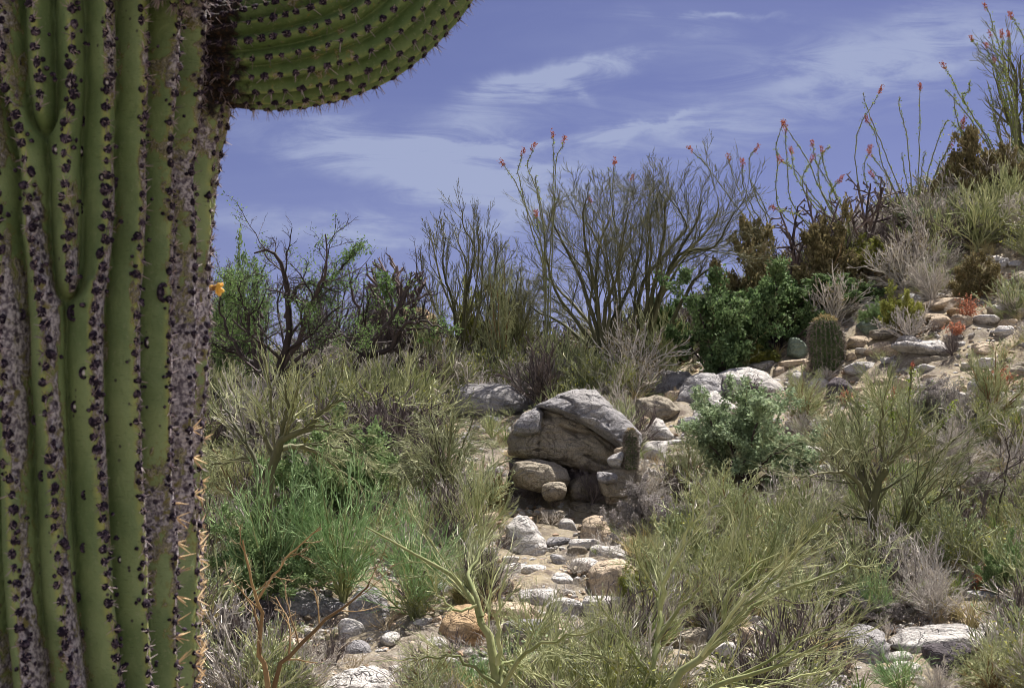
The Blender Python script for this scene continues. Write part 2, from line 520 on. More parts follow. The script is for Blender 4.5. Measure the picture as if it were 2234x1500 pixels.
ROCKS = []   # boxes in the photograph and distance, so plants keep off them
def rock(box, style, mat, label, name='rock', cat='rock', poly=None, depth=None, Y=None, lean=.45, group=None, fix=False, cracks=()):
    x0, y0, x1, y1 = box
    r = np.random.default_rng(int(x0 * 7 + y0 * 13))
    if not fix:
        Y = min(ground((x0 + x1) / 2, y1 - .12 * (y1 - y0))[1], 22.0)
        if depth is not None: depth *= .5 + .5 * Y / 14
    w = (x1 - x0) / F * Y; h = (y1 - y0) / F * Y
    d = depth if depth is not None else max(w, h) * .75
    Yc = Y + d * .32
    big = w > .45
    D, Fc = ico(6 if cracks else 5 if w > .6 else 4)
    if poly is not None:
        pts = np.array([at(px, py, Yc)[[0, 2]] for px, py in poly])
        nx = np.roll(pts, -1, 0); cr = pts[:, 0] * nx[:, 1] - nx[:, 0] * pts[:, 1]
        c = ((pts + nx) * cr[:, None]).sum(0) / (3 * cr.sum())
        q = pts - c; an = np.arctan2(q[:, 1], q[:, 0]); o = np.argsort(an); an = an[o]; q = q[o]
        # exact polygon radius by sampling its edges
        E = np.concatenate([q[i] + (q[(i + 1) % len(q)] - q[i]) * np.linspace(0, 1, 24)[:, None] for i in range(len(q))])
        ea = np.arctan2(E[:, 1], E[:, 0]); er = np.hypot(E[:, 0], E[:, 1]); oo = np.argsort(ea); ea, er = ea[oo], er[oo]
        ea = np.concatenate([ea - 2 * PI, ea, ea + 2 * PI]); er = np.tile(er, 3)
        ph = np.arctan2(D[:, 2], D[:, 0]); t = D[:, 1]
        pw = 3.4 if style == 'block' else 2.5
        s = (1 - np.abs(t) ** pw) ** (1 / pw)
        rr = np.interp(ph, ea, er)
        V = np.stack([np.cos(ph) * rr * s, t * d / 2, np.sin(ph) * rr * s], 1)
        V[:, 1] += lean * V[:, 2]
        V = rough_up(V, .026 * max(w, h) ** .5 * (1 if style == 'round' else 1.5), 5.0 / max(w, .3), x0)
        cen = np.array([c[0], Yc, c[1]])
        for ck, wd, dp in cracks:                       # open joints in the stone
            cp = np.array([at(px, py, Yc)[[0, 2]] for px, py in ck]) - c
            dm = np.full(len(V), 9.0)
            wob = np.array([mnoise.noise(Vector((v[0] * 9, v[2] * 9, x0))) for v in V]) * .02
            for i in range(len(cp) - 1):
                e = cp[i + 1] - cp[i]; tt = np.clip(((V[:, [0, 2]] - cp[i]) @ e) / (e @ e), 0, 1)
                dm = np.minimum(dm, np.linalg.norm(V[:, [0, 2]] - cp[i] - tt[:, None] * e, axis=1))
            V[:, 1] += dp * np.exp(-((dm + wob) / wd) ** 2) * (D[:, 1] < .2)
    else:
        rad = facet_shape(D, style, r)
        V = D * rad[:, None]
        V *= np.array([w / 2, d / 2, h / 2]) / np.abs(V).max(0)
        a = r.uniform(-.3, .3); V[:, 2] += V[:, 0] * math.tan(a) * (.3 if style != 'round' else .1) * h / w
        V[:, 1] += lean * .6 * V[:, 2]
        V = rough_up(V, .035 * min(w, h), 3.2 / max(w, .12), x0)
        V[:, 2] = np.clip(V[:, 2], V[:, 2].min() * .999, None)
        V *= np.array([w / 2, d / 2, h / 2]) / np.abs(V).max(0)
        cen = at((x0 + x1) / 2, (y0 + y1) / 2, Yc)
    # deepen the buried underside so nothing hovers on the slope
    lo = V[:, 2] < 0
    zb = float(H(cen[0], cen[1])) - (cen[2] + V[:, 2].min())
    if zb < 0 and not fix:
        V[lo, 2] *= 1 + min(-zb + .04, h * .35) / max(-V[:, 2].min(), .01)
    if not fix: cen = cen - np.array([0, 0, .07 * h])
    mb = MB(); mb.add(V, Fc, mat)
    o = link(name, mb.mesh(name, True)); o.location = tuple(cen)
    tag(o, label, cat, group)
    ROCKS.append((x0, y0, x1, y1, Y))
    return o


def build_rocks():
    B = 'boulder'
    # the stack in the middle
    yb = 13.6
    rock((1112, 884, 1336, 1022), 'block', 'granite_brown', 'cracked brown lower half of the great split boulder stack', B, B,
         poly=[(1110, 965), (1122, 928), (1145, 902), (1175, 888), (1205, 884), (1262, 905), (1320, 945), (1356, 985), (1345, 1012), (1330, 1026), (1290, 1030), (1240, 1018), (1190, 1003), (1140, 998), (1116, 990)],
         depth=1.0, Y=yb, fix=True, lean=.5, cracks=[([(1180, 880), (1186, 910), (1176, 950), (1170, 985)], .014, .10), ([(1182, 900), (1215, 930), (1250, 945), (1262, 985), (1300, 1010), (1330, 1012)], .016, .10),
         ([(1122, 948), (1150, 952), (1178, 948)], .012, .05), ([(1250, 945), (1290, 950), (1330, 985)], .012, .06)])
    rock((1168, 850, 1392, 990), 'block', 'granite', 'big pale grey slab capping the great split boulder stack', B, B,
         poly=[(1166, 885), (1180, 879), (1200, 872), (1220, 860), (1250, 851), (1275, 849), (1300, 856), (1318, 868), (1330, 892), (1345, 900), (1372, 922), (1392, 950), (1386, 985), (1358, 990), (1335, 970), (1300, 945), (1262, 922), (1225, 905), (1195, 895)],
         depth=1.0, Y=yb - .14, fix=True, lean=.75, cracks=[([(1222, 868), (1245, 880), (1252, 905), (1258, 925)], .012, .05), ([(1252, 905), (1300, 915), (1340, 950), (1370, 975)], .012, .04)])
    rock((1122, 888, 1182, 950), 'block', 'granite', 'rough pitted grey chunk on the left shoulder of the boulder stack', 'rock', 'rock',
         poly=[(1120, 945), (1128, 918), (1145, 902), (1172, 888), (1184, 900), (1180, 946), (1150, 952)], depth=.6, Y=yb - .06, fix=True, lean=.5)
    rock((1116, 1003, 1242, 1082), 'round', 'granite_brown', 'smooth egg shaped brown boulder wedged under the big stack', B, B,
         poly=[(1114, 1030), (1124, 1008), (1160, 1002), (1205, 1008), (1234, 1024), (1243, 1044), (1234, 1062), (1195, 1078), (1160, 1070), (1124, 1058)], depth=.6, Y=13.1, fix=True, lean=.1)
    rock((1180, 1050, 1236, 1094), 'round', 'granite_brown', 'small rounded brown stone propped below the egg shaped boulder', Y=12.85, fix=True, depth=.26, lean=.1)
    rock((1105, 985, 1350, 1110), 'block', 'dark_rock', 'dark block added to stand in for the shade at the back of the cave under the stack', B, B,  # added filler, its dark colour stands in for the cave's shade
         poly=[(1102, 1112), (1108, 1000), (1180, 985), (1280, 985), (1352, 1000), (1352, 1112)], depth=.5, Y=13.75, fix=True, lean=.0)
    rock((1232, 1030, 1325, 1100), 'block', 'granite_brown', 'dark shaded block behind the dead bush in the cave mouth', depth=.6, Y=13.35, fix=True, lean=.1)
    rock((1300, 1018, 1404, 1100), 'block', 'granite_brown', 'squat brown ledge carrying the little barrel cactus and its round stone', Y=12.72, fix=True, depth=.5, lean=.1)
    rock((1318, 984, 1364, 1032), 'round', 'granite', 'round grey stone leaning left of the little barrel cactus', Y=12.72, fix=True, depth=.22, lean=.1)
    rock((1338, 972, 1370, 996), 'round', 'tan_rock', 'small tan pebble tucked on top of the round grey stone', Y=12.9, fix=True, depth=.18, lean=.1)
    rock((1302, 1028, 1348, 1056), 'slab', 'granite', 'low flat grey stone below the round stone by the cave', Y=12.55, fix=True, depth=.2)
    rock((972, 832, 1168, 915), 'round', 'granite', 'smooth whale backed grey boulder up left of the stack', B, B,
         poly=[(968, 868), (985, 842), (1010, 833), (1060, 832), (1110, 835), (1140, 848), (1162, 872), (1168, 890), (1140, 905), (1050, 915), (985, 905)], depth=1.2, Y=15.2, lean=.4)
    # behind the mesquites
    rock((782, 655, 955, 870), 'round', 'orange_rock', 'tall rounded boulder behind the leaning mesquite, pale on top', B, B,
         poly=[(782, 690), (820, 668), (870, 656), (925, 657), (950, 675), (958, 720), (950, 800), (930, 870), (800, 870), (785, 800)], depth=1.6, Y=19.0, lean=.15)
    rock((1225, 740, 1318, 805), 'slab', 'orange_rock', 'sunlit ochre boulder glimpsed under the big palo verde', Y=20.6, depth=.7)
    rock((1365, 752, 1400, 790), 'block', 'dark_rock', 'upright dark stone between the two palo verde trunks', Y=19.6, depth=.35)
    rock((1455, 745, 1500, 782), 'round', 'granite_brown', 'brown knob of rock at the left foot of the green thicket', Y=18.6, depth=.5)
    # row right of the stack
    rock((1400, 803, 1510, 872), 'slab', 'granite', 'flat topped grey slab behind the spiky dead tuft', B, B,
         poly=[(1398, 830), (1415, 806), (1460, 803), (1502, 806), (1510, 815), (1490, 860), (1455, 872), (1410, 870)], depth=.8, Y=16.2, lean=.7)
    rock((1470, 806, 1575, 890), 'slab', 'granite', 'broad grey boulder split from the flat slab by a crack', B, B,
         poly=[(1468, 872), (1500, 818), (1530, 807), (1572, 812), (1578, 850), (1560, 888), (1500, 892)], depth=.9, Y=16.0, lean=.7)
    rock((1565, 790, 1706, 872), 'round', 'pale_rock', 'large sunlit boulder with a brown hollow below the green thicket', B, B,
         poly=[(1562, 812), (1590, 800), (1630, 793), (1665, 806), (1695, 832), (1708, 852), (1690, 872), (1620, 876), (1575, 860)], depth=1.1, Y=16.4, lean=.7)
    rock((1630, 784, 1690, 812), 'slab', 'pale_rock', 'small pale slab resting behind the large sunlit boulder', Y=17.3, depth=.35)
    rock((1686, 795, 1720, 822), 'block', 'tan_rock', 'pinkish angular stone right of the small pale slab', Y=17.0, depth=.2)
    rock((1700, 780, 1765, 806), 'slab', 'tan_rock', 'long low tan rock just left of the big barrel cactus', Y=17.6, depth=.35)
    rock((1712, 732, 1770, 790), 'block', 'lichen_rock', 'greenish angular rock in the edge of the thicket', Y=18.3, depth=.45)
    rock((1502, 848, 1602, 918), 'block', 'pale_rock', 'white pointed boulder above the blue green bush', B, B,
         poly=[(1500, 914), (1520, 882), (1548, 855), (1560, 848), (1575, 862), (1604, 884), (1590, 912), (1545, 918)], depth=.7, Y=15.3, lean=.6)
    rock((1372, 856, 1478, 918), 'block', 'granite_brown', 'grey brown ledge with a flat shaded face above the box stone', B, B,
         poly=[(1372, 900), (1390, 868), (1430, 858), (1462, 868), (1480, 892), (1466, 908), (1430, 922), (1385, 920)], depth=.7, Y=15.0, lean=.35)
    rock((1402, 910, 1472, 962), 'block', 'pale_rock', 'box shaped stone with a bright top beside the little barrel cactus', poly=[(1402, 935), (1432, 909), (1446, 916), (1472, 955), (1450, 964), (1406, 958)], depth=.5, Y=14.2, lean=.4)
    rock((1398, 956, 1458, 1002), 'slab', 'pale_rock', 'white sloping stone right behind the little barrel cactus', Y=13.7, depth=.4)
    rock((1440, 956, 1500, 974), 'slab', 'pale_rock', 'thin white flake on the straw below the box stone', Y=14.1, depth=.3)
    rock((1388, 905, 1420, 930), 'round', 'tan_rock', 'small reddish stone at the left corner of the box stone', Y=14.6, depth=.2)
    # below the stack
    rock((1172, 1108, 1232, 1144), 'round', 'granite_brown', 'oblong brown stone with a yellow side above the shaded gap', Y=12.3, depth=.28, lean=.1)
    rock((1238, 1090, 1294, 1122), 'round', 'granite_brown', 'humped brown stone, left one of the touching pair', Y=12.4, depth=.28)
    rock((1288, 1094, 1338, 1130), 'round', 'granite_brown', 'humped brown stone, right one of the touching pair', Y=12.35, depth=.28)
    rock((1316, 1076, 1352, 1102), 'round', 'tan_rock', 'small rough tan stone above the touching pair', Y=12.6, depth=.2)
    rock((1262, 1120, 1332, 1186), 'round', 'tan_rock', 'pale tan rounded stone with a brown lower face', Y=11.9, depth=.35, poly=[(1262, 1180), (1272, 1132), (1290, 1120), (1318, 1122), (1330, 1150), (1333, 1180), (1300, 1190)], lean=.35)
    rock((1100, 1118, 1192, 1214), 'block', 'pale_rock', 'large pale upright boulder low in the middle clearing', B, B,
         poly=[(1100, 1190), (1106, 1140), (1130, 1119), (1152, 1120), (1172, 1148), (1192, 1184), (1184, 1206), (1150, 1216), (1112, 1212)], depth=.5, Y=11.7, lean=.45)
    rock((1020, 1112, 1088, 1170), 'block', 'tan_rock', 'tan wedge of rock left of the large pale upright boulder', Y=12.0, depth=.4)
    rock((1290, 1218, 1388, 1302), 'block', 'tan_rock', 'squared tan block with a dark split in front', B, B,
         poly=[(1286, 1290), (1288, 1236), (1310, 1222), (1360, 1216), (1388, 1236), (1370, 1280), (1350, 1304), (1300, 1300)], depth=.5, Y=10.9, lean=.35)
    rock((1194, 1244, 1250, 1282), 'slab', 'pale_rock', 'bright white tilted flake left of the squared tan block', Y=11.0, depth=.2)
    rock((1128, 1280, 1216, 1326), 'slab', 'pale_rock', 'long white topped ledge stone in the middle foreground', Y=10.7, depth=.3)
    rock((1262, 1294, 1342, 1350), 'slab', 'pale_rock', 'pale flat stone just below the squared tan block', Y=10.4, depth=.4)
    rock((1240, 1172, 1322, 1196), 'slab', 'pale_rock', 'low pale stone in the straw under the tan rounded stone', Y=11.6, depth=.25)
    rock((1200, 1206, 1240, 1234), 'round', 'granite', 'small grey cobble above the bright white flake', Y=11.3, depth=.2)
    rock((1092, 1344, 1212, 1392), 'round', 'granite', 'long low grey boulder under the drooping straw', B, B, Y=10.0, depth=.45)
    rock((1086, 1262, 1122, 1290), 'round', 'tan_rock', 'small rust tinted stone left of the white topped ledge', Y=10.9, depth=.2)
    rock((1330, 1172, 1352, 1206), 'block', 'granite_brown', 'narrow brown standing stone right of the clearing', Y=11.6, depth=.12)
    rock((955, 1312, 1066, 1412), 'round', 'orange_rock', 'big orange boulder beside the pale forked trunk', B, B,
         poly=[(952, 1398), (965, 1345), (990, 1318), (1040, 1312), (1066, 1340), (1060, 1400), (1010, 1416)], depth=.6, Y=9.9, lean=.35)
    # lower left
    rock((574, 1272, 762, 1340), 'slab', 'granite', 'long grey boulder under the bright green bush', B, B,
         poly=[(572, 1300), (590, 1276), (620, 1272), (690, 1290), (750, 1308), (764, 1330), (700, 1342), (590, 1336)], depth=.7, Y=10.3, lean=.5)
    rock((508, 1296, 600, 1350), 'round', 'dark_rock', 'dark mottled stone left of the long grey boulder', Y=10.2, depth=.4)
    rock((530, 1342, 604, 1392), 'round', 'pale_rock', 'pale rounded stone low behind the brown stems', Y=9.9, depth=.35)
    rock((762, 1270, 850, 1380), 'block', 'granite', 'tall grey block with a clean cut right edge', B, B,
         poly=[(762, 1370), (766, 1300), (785, 1276), (815, 1272), (848, 1320), (842, 1372), (800, 1384)], depth=.4, Y=10.1, lean=.25)
    rock((738, 1344, 800, 1400), 'round', 'pale_rock', 'light grey cobble at the foot of the tall block', Y=9.6, depth=.3)
    rock((826, 1376, 872, 1410), 'round', 'pale_rock', 'small white cobble between tall block and orange boulder', Y=9.6, depth=.2)
    rock((748, 1394, 818, 1440), 'round', 'granite', 'grey mottled cobble above the bottom slab', Y=9.3, depth=.3)
    rock((700, 1456, 866, 1520), 'slab', 'pale_rock', 'broad pale slab cut by the bottom edge', B, B,
         poly=[(698, 1505), (730, 1468), (790, 1455), (850, 1462), (868, 1500), (860, 1525), (720, 1525)], depth=.6, Y=8.7, lean=.5)
    rock((928, 1382, 976, 1420), 'round', 'pale_rock', 'pale knobbly stone touching the orange boulder', Y=9.5, depth=.25)
    rock((800, 930, 858, 962), 'slab', 'tan_rock', 'dark backed tan stone at the sandy patch', Y=14.0, depth=.3)
    # lower right
    rock((1826, 1362, 1934, 1450), 'block', 'granite', 'grey boulder with a pale top at lower right', B, B,
         poly=[(1824, 1440), (1845, 1380), (1880, 1362), (1915, 1364), (1932, 1400), (1926, 1448), (1870, 1456)], depth=.6, Y=9.5, lean=.4)
    rock((1938, 1360, 2152, 1428), 'slab', 'pale_rock', 'long pale whale shaped slab at lower right', B, B,
         poly=[(1936, 1400), (1985, 1374), (2040, 1363), (2110, 1360), (2150, 1376), (2145, 1400), (2050, 1412), (1970, 1424)], depth=.7, Y=9.4, lean=.5)
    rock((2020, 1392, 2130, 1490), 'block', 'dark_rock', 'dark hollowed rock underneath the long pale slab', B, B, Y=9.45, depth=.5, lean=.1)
    rock((2126, 1350, 2206, 1400), 'slab', 'pale_rock', 'rough whitish rock right behind the long pale slab', Y=9.8, depth=.4)
    rock((1626, 1356, 1700, 1396), 'round', 'pale_rock', 'pale cobble behind the leaning pale limb', Y=9.7, depth=.3)
    rock((1762, 1476, 1846, 1540), 'round', 'granite', 'grey cobble at the bottom edge right of centre', Y=8.6, depth=.4)
    rock((1806, 1200, 1860, 1226), 'slab', 'pale_rock', 'pale stone at the foot of the right hand palo verde', Y=11.1, depth=.3)
    rock((1862, 1178, 1900, 1210), 'block', 'dark_rock', 'black stone beside the right hand palo verde trunk', Y=11.3, depth=.2)
    # hillside right
    rock((1956, 740, 2072, 784), 'slab', 'pale_rock', 'long white corrugated slab right of the big barrel cactus', B, B,
         poly=[(1952, 752), (1958, 741), (1990, 745), (2040, 740), (2056, 752), (2072, 780), (2040, 782), (1995, 774)], depth=.8, Y=18.3, lean=.8)
    rock((1980, 776, 2080, 800), 'block', 'granite_brown', 'brown undercut base below the white corrugated slab', Y=18.1, depth=.5)
    rock((1886, 742, 1948, 776), 'block', 'tan_rock', 'angular two faced stone left of the corrugated slab', poly=[(1886, 765), (1905, 748), (1932, 742), (1948, 762), (1935, 776), (1900, 776)], depth=.4, Y=18.2, lean=.3)
    rock((1864, 758, 1908, 776), 'slab', 'pale_rock', 'flat pale flake right at the barrel cactus waist', Y=18.0, depth=.3)
    rock((1846, 728, 1902, 764), 'slab', 'tan_rock', 'long tilted tan stone up against the barrel cactus', Y=18.5, depth=.4)
    rock((1846, 766, 1868, 790), 'block', 'tan_rock', 'little reddish stone at the right foot of the barrel', Y=17.8, depth=.2)
    rock((1838, 786, 1920, 820), 'slab', 'pale_rock', 'crumbling white ledge right below the barrel cactus', Y=17.5, depth=.5)
    rock((1895, 716, 1975, 744), 'block', 'granite_brown', 'dark brown rock bank above the two faced stone', Y=18.9, depth=.4)
    rock((1874, 692, 1920, 732), 'block', 'lichen_rock', 'green tinted angular rock beside the thicket', poly=[(1872, 704), (1895, 690), (1916, 694), (1922, 718), (1900, 734), (1880, 728)], depth=.4, Y=19.1, lean=.2)
    rock((1898, 652, 1950, 684), 'slab', 'lichen_rock', 'pale green flat rock above the angular green rock', Y=19.6, depth=.4)
    rock((1890, 622, 1924, 642), 'round', 'dark_rock', 'dark purple rock at the upper thicket corner', Y=20.0, depth=.3)
    rock((1926, 632, 1966, 660), 'round', 'granite_brown', 'brown lump right of the dark purple rock', Y=19.9, depth=.3)
    rock((2014, 648, 2106, 682), 'slab', 'tan_rock', 'broad tan slab left of the rust red stalks', B, B, Y=19.4, depth=.6)
    rock((2016, 680, 2074, 704), 'slab', 'tan_rock', 'tan ledge stone under the broad tan slab', Y=19.0, depth=.4)
    rock((2070, 668, 2112, 700), 'round', 'orange_rock', 'arched orange stone under the rust red stalks', Y=19.0, depth=.3)
    rock((2074, 682, 2120, 722), 'slab', 'tan_rock', 'tilted tan blade of rock right of the arched stone', Y=18.8, depth=.3)
    rock((2118, 680, 2180, 712), 'slab', 'pale_rock', 'pale broken rock right of the tilted blade', Y=19.0, depth=.4)
    rock((2150, 660, 2200, 690), 'slab', 'pale_rock', 'low whitish ledge behind the rust red stalks', Y=19.4, depth=.4)
    rock((2120, 742, 2170, 776), 'block', 'tan_rock', 'pale pyramid stone below the grey dead bush', Y=18.2, depth=.3)
    rock((2186, 492, 2250, 522), 'block', 'granite', 'grey angular rock jutting high on the right slope', B, B, Y=21.8, depth=.6)
    rock((2205, 582, 2262, 640), 'round', 'granite_brown', 'rounded purple brown boulder cut by the right edge', B, B, Y=20.4, depth=.8)
    rock((2146, 556, 2190, 574), 'slab', 'pale_rock', 'flat pale stone in the scree below the grey rock', Y=21.0, depth=.3)
    rock((2092, 560, 2148, 572), 'slab', 'pale_rock', 'thin pale ledge left of the flat scree stone', Y=21.0, depth=.3)
    rock((2178, 560, 2200, 588), 'round', 'pale_rock', 'small upright pale stone in the upper scree', Y=20.8, depth=.2)
    rock((2196, 566, 2232, 584), 'round', 'granite', 'small grey stone left above the rounded boulder', Y=20.8, depth=.2)
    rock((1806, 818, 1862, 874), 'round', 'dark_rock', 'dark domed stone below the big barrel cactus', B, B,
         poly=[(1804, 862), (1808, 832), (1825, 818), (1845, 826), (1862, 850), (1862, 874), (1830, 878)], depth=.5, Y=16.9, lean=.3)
    rock((1856, 880, 1920, 896), 'slab', 'pale_rock', 'thin white blade of rock below the red flower', Y=16.4, depth=.3)
    rock((1858, 838, 1890, 860), 'block', 'tan_rock', 'small tan stone right of the dark domed stone', Y=16.9, depth=.2)
    rock((2000, 792, 2040, 814), 'slab', 'pale_rock', 'small cream stone below the corrugated slab', Y=17.6, depth=.25)
    rock((1905, 815, 1945, 838), 'round', 'tan_rock', 'half buried dull tan stone in the yellow green twigs', Y=17.2, depth=.3)


def strew(n, region, size, label, group, mats=('pale_rock', 'pale_rock', 'tan_rock', 'granite', 'granite_brown')):
    r = random.Random(int(region[0])); k = 0
    while k < n:
        px = r.uniform(region[0], region[2]); py = r.uniform(region[1], region[3])
        if any(a - 18 < px < c + 18 and b - 10 < py < d + 14 for a, b, c, d, _y in ROCKS): 
            n -= .2; continue
        w = r.uniform(*size); h = w * r.uniform(.38, .75)
        rock((px - w / 2, py - h, px + w / 2, py), r.choice(['slab', 'block', 'block', 'round']), r.choice(mats), label, group=group, lean=.3); k += 1


build_rocks()
strew(46, (1860, 560, 2234, 900), (22, 62), 'rough pale stone, one of many strewn over the right hillside', 'pale stones strewn over the right hillside')
strew(26, (1080, 1100, 1400, 1400), (24, 64), 'weathered stone, one of many lying in the gully below the boulder stack', 'stones lying in the gully below the stack')
strew(20, (1400, 800, 1720, 1010), (24, 60), 'weathered stone, one of many between the stack and the big barrel cactus', 'stones between the stack and the big barrel cactus')
strew(26, (520, 1270, 2200, 1490), (40, 95), 'weathered boulder, one of many half hidden in the brush along the bottom', 'stones in the brush along the bottom')
strew(14, (1300, 775, 1640, 850), (30, 70), 'grey stone, one of the row along the foot of the crest bushes', 'stones along the foot of the crest bushes', ('granite', 'pale_rock', 'granite_brown'))
CLEAR = [(1095, 1090, 1390, 1300, 9.6, 13.3), (925, 835, 1180, 1010, 13.0, 19.5), (1390, 790, 1720, 940, 13.3, 19.5), (1180, 990, 1400, 1110, 11.5, 13.4), (1800, 1350, 2200, 1440, 7.5, 9.8), (560, 1265, 880, 1400, 8, 10.4), (690, 1450, 870, 1500, 7, 9), (1850, 620, 2200, 850, 15, 20), (1400, 900, 1510, 1000, 12, 15), (1740, 690, 1880, 830, 15, 19), (780, 930, 870, 980, 12, 15), (950, 1310, 1070, 1400, 8, 10), (1490, 960, 1780, 1060, 12.6, 16), (455, 1150, 1000, 1380, 8.4, 11.5), (1440, 600, 1950, 800, 17.8, 21.6)]
#@@REST@@
# ------------------------------------------------------------------ saguaro
SX, SY, SD = -0.82, 2.256, 2.4
AZ0 = math.atan(SX / SY)


def sag_r(z):
    edge_y = [-400, 0, 200, 240, 300, 400, 500, 700, 850, 1000, 1100, 1200, 1350, 1500, 1700]
    edge_x = [492, 491, 490, 487, 474, 460, 457, 456, 452, 441, 442, 447, 447, 448, 450]
    zz = [1.6 + 2.256 * (1000 - y) / F for y in edge_y]
    ex = np.interp(z, zz[::-1], edge_x[::-1])
    return SD * np.sin(np.arctan((ex - CX) / F) - AZ0)


def pix_cyl(px, py):
    """angle and height on the trunk seen at a pixel"""
    d = ray(px, py); a = d[0] / d[1]
    z = 1.6 + 2.1 * (1000 - py) / F
    R = float(sag_r(z)) - .004
    # point (a*y, y) on circle round (SX, SY)
    A = a * a + 1; B = -2 * (a * SX + SY); Cc = SX * SX + SY * SY - R * R
    disc = max(B * B - 4 * A * Cc, 0)
    y = (-B - math.sqrt(disc)) / (2 * A)
    x = a * y
    return math.atan2(x - SX, -(y - SY)), CAMZ + d[2] * y / d[1]      # 0 = towards -Y, + = right


RIDGE = {
    'L0': [(-40, -200), (-45, 0), (-40, 150), (-22, 270), (-8, 400), (-5, 500), (-2, 600), (0, 700), (5, 800), (10, 870), (13, 930), (18, 1000), (25, 1130), (28, 1220), (35, 1290), (42, 1360), (50, 1420), (60, 1500), (75, 1650)],
    'L1': [(0, -200), (2, 0), (2, 100), (5, 180), (18, 210), (35, 270), (50, 320), (60, 370), (60, 420), (62, 500), (75, 560), (88, 640), (95, 700), (95, 800), (100, 850), (105, 900), (112, 1020), (118, 1130), (125, 1200), (130, 1300), (140, 1370), (150, 1440), (160, 1500), (180, 1650)],
    'A': [(72, -200), (73, 0), (75, 60), (80, 130), (85, 210), (88, 249)],
    'L2': [(150, -200), (152, 0), (155, 100), (155, 200), (150, 245), (145, 280), (142, 330), (145, 440), (148, 500), (150, 560), (152, 622)],
    'L3': [(232, -200), (232, 0), (235, 60), (238, 140), (235, 210), (232, 260), (232, 330), (235, 400), (235, 450), (230, 520), (220, 590), (205, 650), (203, 760), (203, 830), (205, 900), (213, 1000), (220, 1120), (225, 1190), (230, 1250), (235, 1300), (245, 1380), (262, 1500), (280, 1650)],
    'L4': [(312, -200), (312, 0), (312, 100), (315, 170), (314, 230), (312, 300), (312, 450), (308, 510), (305, 580), (297, 650), (295, 720), (297, 900), (303, 950), (308, 1100), (312, 1200), (318, 1380), (325, 1500), (335, 1650)],
    'L5': [(396, -200), (393, 0), (385, 100), (380, 170), (375, 230), (370, 300), (370, 370), (372, 450), (375, 520), (372, 600), (368, 680), (366, 900), (368, 980), (370, 1050), (378, 1130), (384, 1220), (380, 1300), (378, 1370), (382, 1500), (390, 1650)],
    'L6': [(448, -200), (446, 0), (440, 130), (430, 200), (425, 260), (418, 330), (416, 400), (420, 480), (422, 560), (422, 700), (420, 850), (413, 930), (415, 1000), (418, 1080), (424, 1150), (428, 1200), (424, 1300), (420, 1400), (420, 1500), (425, 1650)],
}
RL = {}
for k_, pts_ in RIDGE.items():
    q_ = sorted([pix_cyl(*p)[::-1] for p in pts_])       # (z, angle)
    RL[k_] = (np.array([a for a, b in q_]), np.array([b for a, b in q_]))


def ridge_angle(k, z): return np.interp(z, RL[k][0], RL[k][1])


def sag_ridges(z):
    """list of (angle array, extra distance below a rib's end)"""
    res = []
    for k in ('L0', 'L1', 'A', 'L2', 'L3', 'L4', 'L5', 'L6'):
        e = RL[k][0][0] if k in ('A', 'L2') else -9
        res.append((ridge_angle(k, z), np.maximum(e - z, 0)))
    a6 = ridge_angle('L6', z); a0 = ridge_angle('L0', z) + 2 * PI
    for j in range(1, 17):
        res.append((a6 + (a0 - a6) * j / 17, np.zeros_like(z)))
    return res


